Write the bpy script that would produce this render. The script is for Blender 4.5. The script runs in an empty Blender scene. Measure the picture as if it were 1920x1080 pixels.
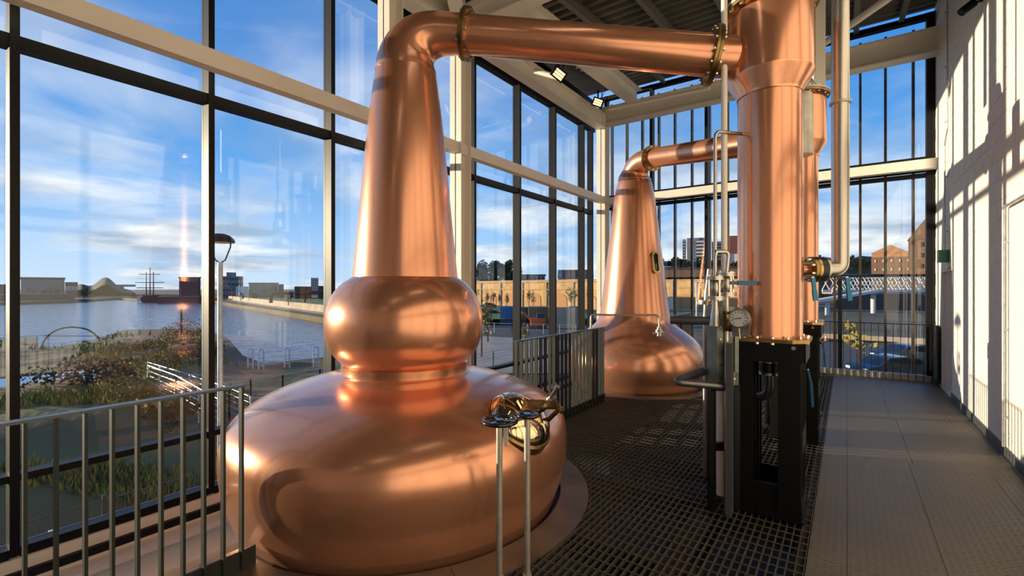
import bpy, bmesh, math, random
from mathutils import Vector, Matrix
random.seed(7)
S = bpy.context.scene
COL = S.collection
# ------------------------------------------------------------------ camera, sky, sun, exposure
F = 870.0                                   # focal length in pixels of a 1920 wide frame
TH = math.atan(628 / F)                     # angle between the optical axis and the room's long axis
CH = 1.75                                   # eye height above the mezzanine floor
CT, ST = math.cos(TH), math.sin(TH)
cam = bpy.data.cameras.new('camera'); cam.sensor_width = 36; cam.lens = F / 1920 * 36
cam.clip_start = .05; cam.clip_end = 5000
co = bpy.data.objects.new('camera', cam); COL.objects.link(co)
co.location = (0, 0, CH); co.rotation_euler = (math.pi / 2, 0, TH); S.camera = co
S.view_settings.view_transform = 'Standard'; S.view_settings.look = 'None'
S.view_settings.gamma = 1; S.view_settings.use_curve_mapping = False
S.view_settings.exposure = 0.4
SUN_DIR = Vector((1, .48, -.128)).normalized()
sl = bpy.data.lights.new('sun', 'SUN'); sl.energy = 6.5; sl.angle = math.radians(.6); sl.color = (1, .80, .55)
so = bpy.data.objects.new('sun', sl); COL.objects.link(so)
so.rotation_euler = SUN_DIR.to_track_quat('-Z', 'Y').to_euler(); so.location = (-40, -20, 30)

w = bpy.data.worlds.new('sky'); S.world = w; w.use_nodes = True
def world():
    N, L = w.node_tree.nodes, w.node_tree.links
    N.clear()
    def n(t, **k):
        o = N.new(t)
        for a, b in k.items(): setattr(o, a, b)
        return o
    out = n('ShaderNodeOutputWorld'); bg = n('ShaderNodeBackground'); L.new(bg.outputs[0], out.inputs[0])
    bg.inputs[1].default_value = 1.0
    tc = n('ShaderNodeTexCoord'); sx = n('ShaderNodeSeparateXYZ'); L.new(tc.outputs['Generated'], sx.inputs[0])
    gr = n('ShaderNodeValToRGB'); L.new(sx.outputs[2], gr.inputs[0])
    e = gr.color_ramp.elements
    e[0].position = 0.0; e[0].color = (.50, .66, .85, 1)
    e[1].position = 1.0; e[1].color = (.02, .13, .45, 1)
    for p, c in ((.08, (.36, .58, .88, 1)), (.22, (.13, .38, .80, 1)), (.42, (.045, .235, .66, 1))):
        q = e.new(p); q.color = c
    # clouds: a noise on a flat layer overhead
    zc = n('ShaderNodeMath', operation='ADD'); L.new(sx.outputs[2], zc.inputs[0]); zc.inputs[1].default_value = .13
    zm = n('ShaderNodeMath', operation='MAXIMUM'); L.new(zc.outputs[0], zm.inputs[0]); zm.inputs[1].default_value = .05
    dx = n('ShaderNodeMath', operation='DIVIDE'); L.new(sx.outputs[0], dx.inputs[0]); L.new(zm.outputs[0], dx.inputs[1])
    dy = n('ShaderNodeMath', operation='DIVIDE'); L.new(sx.outputs[1], dy.inputs[0]); L.new(zm.outputs[0], dy.inputs[1])
    cb = n('ShaderNodeCombineXYZ'); L.new(dx.outputs[0], cb.inputs[0]); L.new(dy.outputs[0], cb.inputs[1])
    cb.inputs[2].default_value = 3.4
    nz = n('ShaderNodeTexNoise'); nz.inputs['Scale'].default_value = .5; nz.inputs['Detail'].default_value = 8
    nz.inputs['Roughness'].default_value = .58; nz.inputs['Distortion'].default_value = .35
    L.new(cb.outputs[0], nz.inputs['Vector'])
    cr = n('ShaderNodeValToRGB'); L.new(nz.outputs[0], cr.inputs[0])
    cr.color_ramp.elements[0].position = .43; cr.color_ramp.elements[0].color = (0, 0, 0, 1)
    cr.color_ramp.elements[1].position = .58; cr.color_ramp.elements[1].color = (1, 1, 1, 1)
    nb = n('ShaderNodeTexNoise'); nb.inputs['Scale'].default_value = 1.3; nb.inputs['Detail'].default_value = 5
    L.new(cb.outputs[0], nb.inputs['Vector'])
    cc = n('ShaderNodeValToRGB'); L.new(nb.outputs[0], cc.inputs[0])
    cc.color_ramp.elements[0].position = .38; cc.color_ramp.elements[0].color = (.36, .45, .58, 1)
    cc.color_ramp.elements[1].position = .58; cc.color_ramp.elements[1].color = (.95, .93, .90, 1)
    fd = n('ShaderNodeValToRGB'); L.new(sx.outputs[2], fd.inputs[0])     # fewer clouds high up
    fd.color_ramp.elements[0].position = .0; fd.color_ramp.elements[0].color = (1, 1, 1, 1)
    fd.color_ramp.elements[1].position = .55; fd.color_ramp.elements[1].color = (.2, .2, .2, 1)
    mu = n('ShaderNodeMath', operation='MULTIPLY'); L.new(cr.outputs[0], mu.inputs[0]); L.new(fd.outputs[0], mu.inputs[1])
    mx = n('ShaderNodeMixRGB'); L.new(mu.outputs[0], mx.inputs[0]); L.new(gr.outputs[0], mx.inputs[1]); L.new(cc.outputs[0], mx.inputs[2])
    L.new(mx.outputs[0], bg.inputs[0])
world()

# ------------------------------------------------------------------ helpers
def ray(u, v):
    x = (u - 960) / F
    return Vector((x * CT - ST, x * ST + CT, (540 - v) / F))
def at(u, v, t): return Vector((0, 0, CH)) + ray(u, v) * t          # a measured point t metres ahead
def on_a(u, v, a): r = ray(u, v); return Vector((0, 0, CH)) + r * (a / r.x)
def on_b(u, v, b): r = ray(u, v); return Vector((0, 0, CH)) + r * (b / r.y)
def on_z(u, v, z): r = ray(u, v); return Vector((0, 0, CH)) + r * ((z - CH) / r.z)

def frame(n):
    n = Vector(n).normalized()
    a = Vector((0, 0, 1)) if abs(n.z) < .9 else Vector((1, 0, 0))
    x = a.cross(n).normalized(); y = n.cross(x)
    return x, y, n
W = {}
class MB:
    def __init__(s): s.v = []; s.f = []
    def add(s, vs, fs):
        o = len(s.v); s.v += [Vector(q) for q in vs]; s.f += [tuple(i + o for i in q) for q in fs]; return s
    def bx(s, x0, x1, y0, y1, z0, z1):
        return s.add([(x0,y0,z0),(x1,y0,z0),(x1,y1,z0),(x0,y1,z0),(x0,y0,z1),(x1,y0,z1),(x1,y1,z1),(x0,y1,z1)],
                     [(0,3,2,1),(4,5,6,7),(0,1,5,4),(1,2,6,5),(2,3,7,6),(3,0,4,7)])
    def box(s, c, d): return s.bx(c[0]-d[0]/2,c[0]+d[0]/2,c[1]-d[1]/2,c[1]+d[1]/2,c[2]-d[2]/2,c[2]+d[2]/2)
    def bar(s, p, q, w_, h_, up=(0,0,1)):
        p, q = Vector(p), Vector(q); d = (q - p).normalized(); up = Vector(up)
        x = d.cross(up)
        x = x.normalized() if x.length > 1e-4 else Vector((1,0,0)); y = x.cross(d)
        vs = []
        for c in (p, q):
            for i, j in ((-1,-1),(1,-1),(1,1),(-1,1)): vs.append(c + x*(i*w_/2) + y*(j*h_/2))
        return s.add(vs, [(0,3,2,1),(4,5,6,7),(0,1,5,4),(1,2,6,5),(2,3,7,6),(3,0,4,7)][0:2] + [(0,1,5,4),(1,2,6,5),(2,3,7,6),(3,0,4,7)])
    def cyl(s, p, q, r, r2=None, n=16):
        p, q = Vector(p), Vector(q); r2 = r if r2 is None else r2
        x, y, _ = frame(q - p); vs = []
        for c, rr in ((p, r), (q, r2)):
            for i in range(n):
                t = 2*math.pi*i/n; vs.append(c + x*(rr*math.cos(t)) + y*(rr*math.sin(t)))
        fs = [(i, (i+1) % n, n+(i+1) % n, n+i) for i in range(n)]
        return s.add(vs, fs + [tuple(range(n-1,-1,-1)), tuple(range(n, 2*n))])
    def tube(s, pts, r, n=12):
        pts = [Vector(p) for p in pts]; k = len(pts)
        rs = [r]*k if not isinstance(r, (list, tuple)) else r
        tg = [(pts[min(i+1,k-1)] - pts[max(i-1,0)]).normalized() for i in range(k)]
        x, y, _ = frame(tg[0]); vs = []
        for i in range(k):
            x = (x - tg[i]*x.dot(tg[i])).normalized(); y = tg[i].cross(x)
            for j in range(n):
                t = 2*math.pi*j/n; vs.append(pts[i] + x*(rs[i]*math.cos(t)) + y*(rs[i]*math.sin(t)))
        fs = [(i*n+j, i*n+(j+1)%n, (i+1)*n+(j+1)%n, (i+1)*n+j) for i in range(k-1) for j in range(n)]
        return s.add(vs, fs + [tuple(range(n-1,-1,-1)), tuple(range((k-1)*n, k*n))])
    def lathe(s, prof, n=64, M=None):
        M = M or Matrix.Identity(4); k = len(prof); vs = []
        for r, z in prof:
            for j in range(n):
                t = 2*math.pi*j/n; vs.append(M @ Vector((r*math.cos(t), r*math.sin(t), z)))
        fs = [(i*n+j, i*n+(j+1)%n, (i+1)*n+(j+1)%n, (i+1)*n+j) for i in range(k-1) for j in range(n)]
        return s.add(vs, fs)
    def torus(s, c, axis, R, r, n=32, m=10):
        x, y, a = frame(axis); c = Vector(c); vs = []
        for i in range(n):
            t = 2*math.pi*i/n; d = x*math.cos(t)+y*math.sin(t)
            for j in range(m):
                p = 2*math.pi*j/m; vs.append(c + d*(R+r*math.cos(p)) + a*(r*math.sin(p)))
        return s.add(vs, [(i*m+j, ((i+1)%n)*m+j, ((i+1)%n)*m+(j+1)%m, i*m+(j+1)%m) for i in range(n) for j in range(m)])
    def ibeam(s, p, q, w_, h_, t=.02, up=(0,0,1)):
        p, q, up = Vector(p), Vector(q), Vector(up)
        s.bar(p+up*(h_/2-t/2), q+up*(h_/2-t/2), w_, t, up); s.bar(p-up*(h_/2-t/2), q-up*(h_/2-t/2), w_, t, up)
        return s.bar(p, q, t, h_-2*t, up)
    def build(s, name, mat, parent=None, local=False, smooth=True):
        if parent is None:
            xs = [q.x for q in s.v]; ys = [q.y for q in s.v]; zs = [q.z for q in s.v]
            o0 = Vector(((min(xs)+max(xs))/2, (min(ys)+max(ys))/2, min(zs)))
        else: o0 = Vector((0,0,0)) if local else W.get(parent.name, Vector())
        me = bpy.data.meshes.new(name); me.from_pydata([q - o0 for q in s.v], [], s.f)
        me.materials.append(MAT[mat] if isinstance(mat, str) else mat)
        if smooth:
            me.polygons.foreach_set('use_smooth', [True]*len(me.polygons)); me.set_sharp_from_angle(angle=math.radians(38))
        me.update()
        o = bpy.data.objects.new(name, me); COL.objects.link(o)
        if parent is None: o.location = o0
        else: o.parent = parent
        W[o.name] = Vector(o0)
        return o
def tag(o, label, cat=None, group=None, kind=None):
    o['label'] = label
    if cat: o['category'] = cat
    if group: o['group'] = group
    if kind: o['kind'] = kind
    return o
def thing(name, label, cat, loc=(0,0,0), rz=0, group=None, kind=None):
    o = bpy.data.objects.new(name, None); COL.objects.link(o); o.location = loc; o.rotation_euler = (0,0,rz)
    o.empty_display_size = .1; W[o.name] = Vector(loc)
    return tag(o, label, cat, group, kind)
def inst(me, name, parent, loc, scale=(1,1,1), rz=0):
    o = bpy.data.objects.new(name, me); COL.objects.link(o); o.parent = parent
    o.location = Vector(loc) - W.get(parent.name, Vector()); o.scale = scale; o.rotation_euler = (0,0,rz)
    return o
def copy_tree(o, parent=None):
    c = o.copy(); COL.objects.link(c); c.parent = parent
    for ch in o.children: copy_tree(ch, c)
    return c
def unit_box(mat, name='unit'):
    m = MB().bx(-.5,.5,-.5,.5,-.5,.5); me = bpy.data.meshes.new(name)
    me.from_pydata(m.v, [], m.f); me.materials.append(MAT[mat]); return me
def rbend(pts, rad, k=6):
    """polyline with rounded corners"""
    pts = [Vector(p) for p in pts]; out = [pts[0]]
    for i in range(1, len(pts)-1):
        a, b, c = pts[i-1], pts[i], pts[i+1]
        d1 = (a-b); d2 = (c-b); r = min(rad, d1.length*.45, d2.length*.45)
        p, q = b + d1.normalized()*r, b + d2.normalized()*r
        for j in range(k+1):
            t = j/k; out.append(p*(1-t)**2 + b*(2*t*(1-t)) + q*t*t)
    return out + [pts[-1]]

# ------------------------------------------------------------------ materials
MAT = {}
def mat(name, col, rough=.5, metal=0, bump=None, var=0, vscale=6, stretch=(1,1,1), rvar=0, spec=.5, coat=0, emit=None, bscale=40, bdist=.01, col2=None):
    m = bpy.data.materials.new(name); m.use_nodes = True; N, L = m.node_tree.nodes, m.node_tree.links
    b = N['Principled BSDF']
    b.inputs['Base Color'].default_value = (*col, 1); b.inputs['Roughness'].default_value = rough
    b.inputs['Metallic'].default_value = metal; b.inputs['Specular IOR Level'].default_value = spec
    if coat: b.inputs['Coat Weight'].default_value = coat; b.inputs['Coat Roughness'].default_value = .06
    if var or rvar or bump or col2:
        tc = N.new('ShaderNodeTexCoord'); mp = N.new('ShaderNodeMapping'); mp.inputs['Scale'].default_value = stretch
        L.new(tc.outputs['Object'], mp.inputs[0])
        nz = N.new('ShaderNodeTexNoise'); nz.inputs['Scale'].default_value = vscale; nz.inputs['Detail'].default_value = 6
        L.new(mp.outputs[0], nz.inputs['Vector'])
        if var or col2:
            cr = N.new('ShaderNodeValToRGB'); L.new(nz.outputs[0], cr.inputs[0])
            c2 = col2 or tuple(min(1, c*(1+var)) for c in col); c1 = col if col2 else tuple(c*(1-var) for c in col)
            cr.color_ramp.elements[0].position = .36; cr.color_ramp.elements[0].color = (*c1, 1)
            cr.color_ramp.elements[1].position = .64; cr.color_ramp.elements[1].color = (*c2, 1)
            L.new(cr.outputs[0], b.inputs['Base Color'])
        if rvar:
            mr = N.new('ShaderNodeMapRange'); L.new(nz.outputs[0], mr.inputs[0])
            mr.inputs['From Min'].default_value = .3; mr.inputs['From Max'].default_value = .7
            mr.inputs['To Min'].default_value = rough - rvar; mr.inputs['To Max'].default_value = rough + rvar
            L.new(mr.outputs[0], b.inputs['Roughness'])
        if bump:
            n2 = N.new('ShaderNodeTexNoise'); n2.inputs['Scale'].default_value = bscale; n2.inputs['Detail'].default_value = 4
            L.new(mp.outputs[0], n2.inputs['Vector'])
            bp = N.new('ShaderNodeBump'); bp.inputs['Strength'].default_value = bump; bp.inputs['Distance'].default_value = bdist
            L.new(n2.outputs[0], bp.inputs['Height']); L.new(bp.outputs[0], b.inputs['Normal'])
    if emit:
        b.inputs['Emission Color'].default_value = (*emit[0], 1); b.inputs['Emission Strength'].default_value = emit[1]
    MAT[name] = m; return m
CU = (.77, .36, .21)
mat('copper', CU, .24, .74, var=.035, vscale=2.2, stretch=(1,1,.35), rvar=.015, coat=.35)
mat('copper_drawn', CU, .22, .74, var=.03, vscale=14, stretch=(1,1,.03), rvar=.012, coat=.35)
mat('copper_seam', (.80,.40,.24), .25, .9, var=.15, vscale=9, stretch=(1,1,.2))
mat('brass', (.62,.43,.16), .22, 1, var=.2, vscale=6)
mat('brass_old', (.34,.23,.09), .35, 1, var=.35, vscale=9, rvar=.1)
mat('brass_mirror', (.84,.64,.40), .05, 1)
mat('steel', (.60,.57,.51), .33, 1, var=.03, vscale=8)
mat('steel_matt', (.55,.53,.47), .5, .75, var=.12, vscale=9)
mat('pipe_grey', (.20,.20,.21), .35, .8, var=.1)
mat('galv', (.50,.51,.50), .48, .7, var=.15, vscale=12)
mat('galv_green', (.22,.25,.22), .5, .4, var=.25, vscale=9)
mat('bolt', (.75,.74,.70), .25, 1)
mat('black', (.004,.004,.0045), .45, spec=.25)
mat('black_gloss', (.010,.010,.012), .12, coat=.5)
mat('rail_paint', (.032,.036,.032), .45, .1, var=.15, vscale=5, spec=.3)
mat('rail_top', (.09,.10,.11), .33, .5)
mat('mullion', (.010,.011,.013), .45, .0, spec=.18)
mat('fin', (.13,.085,.05), .4, .5)
mat('cream', (.88,.84,.75), .45, var=.03, vscale=2)
mat('duct', (.60,.58,.50), .5, .2)
mat('wall', (.84,.79,.73), .7, var=.025, vscale=5, bump=.25, bscale=60, bdist=.004)
mat('mortar', (.84,.79,.73), .8, bump=.2, bscale=80, bdist=.003)
mat('deck', (.15,.145,.12), .45, .5, var=.2, vscale=2)
mat('purlin', (.20,.195,.16), .5, .4)
mat('skirt', (.10,.105,.10), .5, .3)
mat('ring', (.17,.14,.11), .42, .45, var=.22, vscale=3.5, rvar=.08)
mat('grate', (.125,.105,.078), .5, .35, var=.2, vscale=4)
mat('under', (.045,.04,.034), .7, .2, var=.3, vscale=3)
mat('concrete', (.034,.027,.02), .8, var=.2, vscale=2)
mat('blue', (.004,.10,.26), .35)
mat('blue_cyan', (.0,.20,.42), .3)
mat('dark_gasket', (.012,.022,.035), .35)
mat('white', (.8,.8,.78), .5)
mat('dial', (.62,.63,.62), .35)
mat('gauge_grey', (.22,.22,.21), .4, .5)
mat('green', (.0,.12,.05), .4)
mat('lamp_on', (1,.8,.5), .4, emit=((1,.62,.28), 1.7))
mat('post_grey', (.10,.115,.13), .4, .4)
mat('strip_on', (1,1,1), .4, emit=((1,.93,.82), 2.2))
mat('dark_glass', (.012,.014,.016), .05)
def checker():
    m = mat('checker', (.13,.108,.072), .5, .0, var=.15, vscale=1.3, rvar=.04)
    N, L = m.node_tree.nodes, m.node_tree.links; b = N['Principled BSDF']
    tc = N.new('ShaderNodeTexCoord'); sp = N.new('ShaderNodeSeparateXYZ'); L.new(tc.outputs['Object'], sp.inputs[0])
    def M(op, a, c=None):
        o = N.new('ShaderNodeMath'); o.operation = op
        for i, q in enumerate((a, c)):
            if q is None: continue
            if isinstance(q, (int, float)): o.inputs[i].default_value = q
            else: L.new(q, o.inputs[i])
        return o.outputs[0]
    p = .043
    x = M('DIVIDE', sp.outputs[0], p); y = M('DIVIDE', sp.outputs[1], p)
    par = M('MODULO', M('ABSOLUTE', M('ADD', M('FLOOR', x), M('FLOOR', y))), 2.0)
    fx = M('SUBTRACT', M('FRACT', x), .5); fy = M('SUBTRACT', M('FRACT', y), .5)
    s1 = M('ADD', fx, fy); s2 = M('SUBTRACT', fx, fy)
    ip = M('SUBTRACT', 1.0, par)
    acr = M('ADD', M('MULTIPLY', s1, par), M('MULTIPLY', s2, ip)); alo = M('ADD', M('MULTIPLY', s2, par), M('MULTIPLY', s1, ip))
    d = M('ADD', M('POWER', M('ABSOLUTE', M('DIVIDE', acr, .17)), 2.0), M('POWER', M('ABSOLUTE', M('DIVIDE', alo, .62)), 2.0))
    hgt = M('MAXIMUM', M('SUBTRACT', 1.0, d), 0.0)
    bp = N.new('ShaderNodeBump'); bp.inputs['Strength'].default_value = 1; bp.inputs['Distance'].default_value = .006
    L.new(hgt, bp.inputs['Height']); L.new(bp.outputs[0], b.inputs['Normal'])
checker()
def glass(name, tint=(.93,.95,.95), base=.045, edge=.5):
    m = bpy.data.materials.new(name); m.use_nodes = True; N, L = m.node_tree.nodes, m.node_tree.links; N.clear()
    o = N.new('ShaderNodeOutputMaterial'); mx = N.new('ShaderNodeMixShader'); tr = N.new('ShaderNodeBsdfTransparent'); gl = N.new('ShaderNodeBsdfGlossy')
    tr.inputs[0].default_value = (*tint, 1); gl.inputs['Roughness'].default_value = .0
    lw = N.new('ShaderNodeLayerWeight'); lw.inputs[0].default_value = .5
    pw = N.new('ShaderNodeMath'); pw.operation = 'POWER'; pw.inputs[1].default_value = 4; L.new(lw.outputs['Facing'], pw.inputs[0])
    ma = N.new('ShaderNodeMath'); ma.operation = 'MULTIPLY_ADD'; ma.inputs[1].default_value = edge; ma.inputs[2].default_value = base; L.new(pw.outputs[0], ma.inputs[0])
    L.new(ma.outputs[0], mx.inputs[0]); L.new(tr.outputs[0], mx.inputs[1]); L.new(gl.outputs[0], mx.inputs[2]); L.new(mx.outputs[0], o.inputs[0])
    MAT[name] = m
glass('glass')
# outdoors
mat('soil', (.15,.07,.034), .95, col2=(.15,.125,.035), vscale=.22, bump=.5, bscale=6, bdist=.06)
mat('land', (.13,.10,.05), .9, var=.3, vscale=.1)
mat('grass', (.10,.17,.03), .9, var=.35, vscale=.5)
mat('asphalt', (.085,.075,.06), .85, var=.15, vscale=.3)
mat('paving', (.42,.33,.23), .85, var=.15, vscale=.4)
mat('water', (.035,.07,.15), .12, 0, bump=1.0, bscale=.55, bdist=.35, stretch=(1,1,1), spec=.6)
mat('puddle', (.2,.28,.36), .03, 0, spec=1)
mat('stone', (.52,.31,.12), .9, var=.2, vscale=.6)
mat('stone_trim', (.40,.27,.14), .9)
mat('brick_red', (.16,.055,.035), .9, var=.15)
mat('brick_brown', (.22,.12,.065), .9, var=.15)
mat('brick_orange', (.48,.24,.11), .9, var=.1)
mat('slate', (.05,.05,.055), .8)
mat('bwhite', (.62,.60,.58), .8)
mat('bgrey', (.22,.22,.22), .8)
mat('bdark', (.05,.05,.055), .7)
mat('leaf_dark', (.028,.040,.014), .9, var=.4, vscale=1)
mat('leaf', (.13,.15,.03), .9, var=.35, vscale=1)
mat('leaf_yellow', (.27,.21,.04), .9, var=.3, vscale=2)
mat('bark', (.07,.05,.035), .9)
mat('cone', (.75,.13,.02), .6)
mat('ship', (.10,.06,.05), .8)
mat('car_dark', (.012,.016,.022), .18, .3, coat=.6)
mat('car_red', (.35,.02,.02), .3, coat=.4)
mat('car_silver', (.5,.5,.5), .3, .6)
mat('cont_blue', (.03,.12,.30), .6)
mat('tyre', (.01,.01,.01), .8)

# ================================================================== THE SHELL
AL = -5.66          # window wall on the left
BF = 11.75          # window wall at the far end
AR = 1.345          # block wall on the right
FE = -3.05          # edge of the mezzanine floor
FP = -.21           # grating meets chequer plate
BN = -6.0           # back wall behind the camera
# still positions
S1 = Vector((-3.22, 2.83, 0)); S2 = Vector((-3.22, 8.37, 0))
C1 = Vector((-.51, 4.27, 0)); C2 = Vector((-.50, 6.47, 0))
RO1, RI1 = 1.62, 1.385
RO2, RI2 = 1.42, 1.22

floor = thing('floor', 'steel mezzanine floor of open grating and chequer plate walkway', None, (0,0,0), kind='structure')
ub = unit_box('grate', 'grating_bar')
def cuts(lo, hi, blocks):
    seg = [(lo, hi)]
    for p, q in blocks:
        ns = []
        for a, b in seg:
            if q <= a or p >= b: ns.append((a, b)); continue
            if p > a: ns.append((a, p))
            if q < b: ns.append((q, b))
        seg = ns
    return [s for s in seg if s[1]-s[0] > .02]
x = FE + .03
while x < FP:
    bl = []
    for c, r in ((S1, RO1-.06), (S2, RO2-.06)):
        d = r*r - (x-c.x)**2
        if d > 0: bl.append((c.y-math.sqrt(d), c.y+math.sqrt(d)))
    for p, q in cuts(.6, BF-.2, bl):
        inst(ub, 'grating_bar', floor, (x, (p+q)/2, -.02), (.005, q-p, .032))
    x += .0475
y = .65
while y < BF-.2:
    bl = []
    for c, r in ((S1, RO1-.06), (S2, RO2-.06)):
        d = r*r - (y-c.y)**2
        if d > 0: bl.append((c.x-math.sqrt(d), c.x+math.sqrt(d)))
    for p, q in cuts(FE, FP, bl):
        inst(ub, 'grating_rod', floor, ((p+q)/2, y, -.004), (q-p, .006, .006))
    y += .1
m = MB().bx(FE, FP, BN, .6, -.03, 0); m.build('near_plate', 'ring', floor)
# chequer plates
def plate(x0, x1, y0, y1):
    g = .0015
    me = bpy.data.meshes.new('chequer_plate'); q = MB().bx(x0+g, x1-g, y0+g, y1-g, -.02, 0)
    q.build('chequer_plate', 'checker', floor, smooth=False)
rows = [-6,-3.6,-1.2,1.2,3.6,6.05,8.0,9.9,BF-.1]
for i in range(len(rows)-1):
    plate(FP, .0, rows[i], rows[i+1])
    sp_ = .5 + .03*((i % 3)-1)
    plate(.0, sp_, rows[i], rows[i+1]); plate(sp_, AR, rows[i], rows[i+1]) if i % 2 else (plate(sp_, 1.1, rows[i], rows[i+1]), plate(1.1, AR, rows[i], rows[i+1]))
MB().bx(FP+.01, AR, BN, BF-.1, -.05, -.024).build('sub_plate', 'under', floor, smooth=False)
# steelwork below
for xx, ww in ((-.92,.17), (-2.0,.12), (-.22,.14), (-2.98,.14)):
    k = MB(); yb = cuts(.2, BF-.1, [(c.y-1.75, c.y+1.75) for c in (S1,S2)] if xx < -1.7 else [])
    for p, q in yb: k.ibeam((xx,p,-.15),(xx,q,-.15),ww,.22,.02)
    k.build('floor_joist', 'under', floor)
for yy in (.9, 2.0, 3.05, 4.1, 5.0, 5.9, 6.8, 7.9, 9.0, 10.2, 11.2):
    k = MB(); bl = []
    for c, r in ((S1, 1.55), (S2, 1.35)):
        d = r*r - (yy-c.y)**2
        if d > 0: bl.append((c.x-math.sqrt(d), c.x+math.sqrt(d)))
    for p, q in cuts(FE+.06, AR, bl): k.ibeam((p,yy,-.14),(q,yy,-.14),.09,.18,.016)
    k.build('floor_joist', 'under', floor)
# ring plates round the stills
for c, ro, ri in ((S1,RO1,RI1),(S2,RO2,RI2)):
    n = 3
    for k in range(n):
        q = MB(); a0 = -1.63 + 3.31*k/n; a1 = a0 + 3.31/n - .003; st = 36; vs = []
        for i in range(st+1):
            t = a0 + (a1-a0)*i/st
            for r, z in ((ri,.004),(ro,.004),(ro,-.012),(ri,-.012)):
                vs.append(c + Vector((r*math.cos(t), r*math.sin(t), z)))
        fs = [(i*4+j, (i+1)*4+j, (i+1)*4+(j+1)%4, i*4+(j+1)%4) for i in range(st) for j in range(4)]
        fs += [(0,1,2,3), (st*4+3,st*4+2,st*4+1,st*4)]
        q.add(vs, fs).build('ring_plate', 'ring', floor)
for c, r in ((S1,1.345),(S2,1.17)):  # black arcs standing in for the shade in the gap round each pot
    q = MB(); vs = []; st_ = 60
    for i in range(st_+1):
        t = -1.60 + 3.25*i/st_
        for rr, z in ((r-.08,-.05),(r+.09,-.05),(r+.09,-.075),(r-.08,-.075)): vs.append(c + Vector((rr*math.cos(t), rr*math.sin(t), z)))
    q.add(vs, [(i*4+j, (i+1)*4+j, (i+1)*4+(j+1)%4, i*4+(j+1)%4) for i in range(st_) for j in range(4)]).build('gap_shade_ring', 'black', floor)
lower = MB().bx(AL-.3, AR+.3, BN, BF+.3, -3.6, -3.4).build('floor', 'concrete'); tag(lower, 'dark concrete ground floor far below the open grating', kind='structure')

# right wall of painted blocks
wr = thing('wall_right', 'white painted concrete block wall beside the walkway', None, (AR,0,0), kind='structure')
DO0, DO1, DH = 10.0, 11.0, 2.06
m = MB(); m.bx(AR+.004, AR+.3, BN, DO0, -.2, 7.2); m.bx(AR+.004, AR+.3, DO1, BF+.1, -.2, 7.2); m.bx(AR+.004, AR+.3, DO0, DO1, DH, 7.2)
m.build('mortar_bed', 'mortar', wr, smooth=False)
BLn, BHt = .45, .225
bm_ = bmesh.new(); bmesh.ops.create_cube(bm_, size=1)
for q in bm_.verts: q.co = Vector((q.co.x*.04, q.co.y*(BLn-.005), q.co.z*(BHt-.005)))
bmesh.ops.bevel(bm_, geom=list(bm_.edges), offset=.002, segments=1, affect='EDGES')
blk = bpy.data.meshes.new('wall_block'); bm_.to_mesh(blk); blk.materials.append(MAT['wall'])
cells = []
rw = 0
while rw*BHt < 6.6:
    z = rw*BHt + BHt/2; yy = BN + BLn/2 - (BLn/2 if rw % 2 else 0)
    while yy < BF-.1:
        y0, y1 = max(yy-BLn/2, BN), min(yy+BLn/2, BF-.02)
        if z < DH:
            if y0 < DO0 < y1: y1 = DO0
            elif y0 < DO1 < y1: y0 = DO1
            elif y0 >= DO0-.01 and y1 <= DO1+.01: y1 = y0
        if y1-y0 > .04: cells.append((y0, y1, z))
        yy += BLn
    rw += 1
vis = [c for c in cells if c[1] > 5.4 and c[2] < 6.1]
vis.sort(key=lambda c: math.hypot((c[0]+c[1])/2, c[2]-CH)); near = set(vis[:298])
rest = MB()
for y0, y1, z in cells:
    if (y0, y1, z) in near: inst(blk, 'wall_block', wr, (AR+.02, (y0+y1)/2, z), (1, (y1-y0)/BLn, 1))
    else: rest.bx(AR, AR+.04, y0+.0025, y1-.0025, z-BHt/2+.0025, z+BHt/2-.0025)
o = rest.build('wall_blocks', 'wall', wr, smooth=False); o['kind'] = 'stuff'
dr = thing('door_1', 'flush white door in the far end of the block wall', None, (AR+.1, DO0, 0), kind='structure')
MB().bx(AR+.14, AR+.19, DO0+.06, DO1-.06, .0, DH-.05).build('door_leaf', 'cream', dr, smooth=False)
m = MB(); m.bx(AR+.06, AR+.2, DO0, DO0+.055, 0, DH); m.bx(AR+.06, AR+.2, DO1-.055, DO1, 0, DH); m.bx(AR+.06, AR+.2, DO0, DO1, DH-.05, DH)
m.build('door_frame', 'cream', dr, smooth=False)
MB().tube(rbend([(AR+.14,DO0+.14,1.0),(AR+.09,DO0+.14,1.0),(AR+.09,DO0+.26,1.0)],.02),.009).build('door_handle', 'steel', dr)
m = MB(); m.bx(AR-.018, AR, BN, DO0-.02, 0, .10); m.bx(AR-.05, AR, BN, DO0-.02, 0, .008)
tag(m.build('baseboard_right', 'skirt', smooth=False), 'dark steel skirting along the foot of the white wall', kind='structure')
tag(MB().bx(AL-.2, AR+.3, BN-.3, BN, -3.5, 6.6).build('wall_back', 'wall', smooth=False), 'plain white wall behind the viewer', kind='structure')

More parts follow.
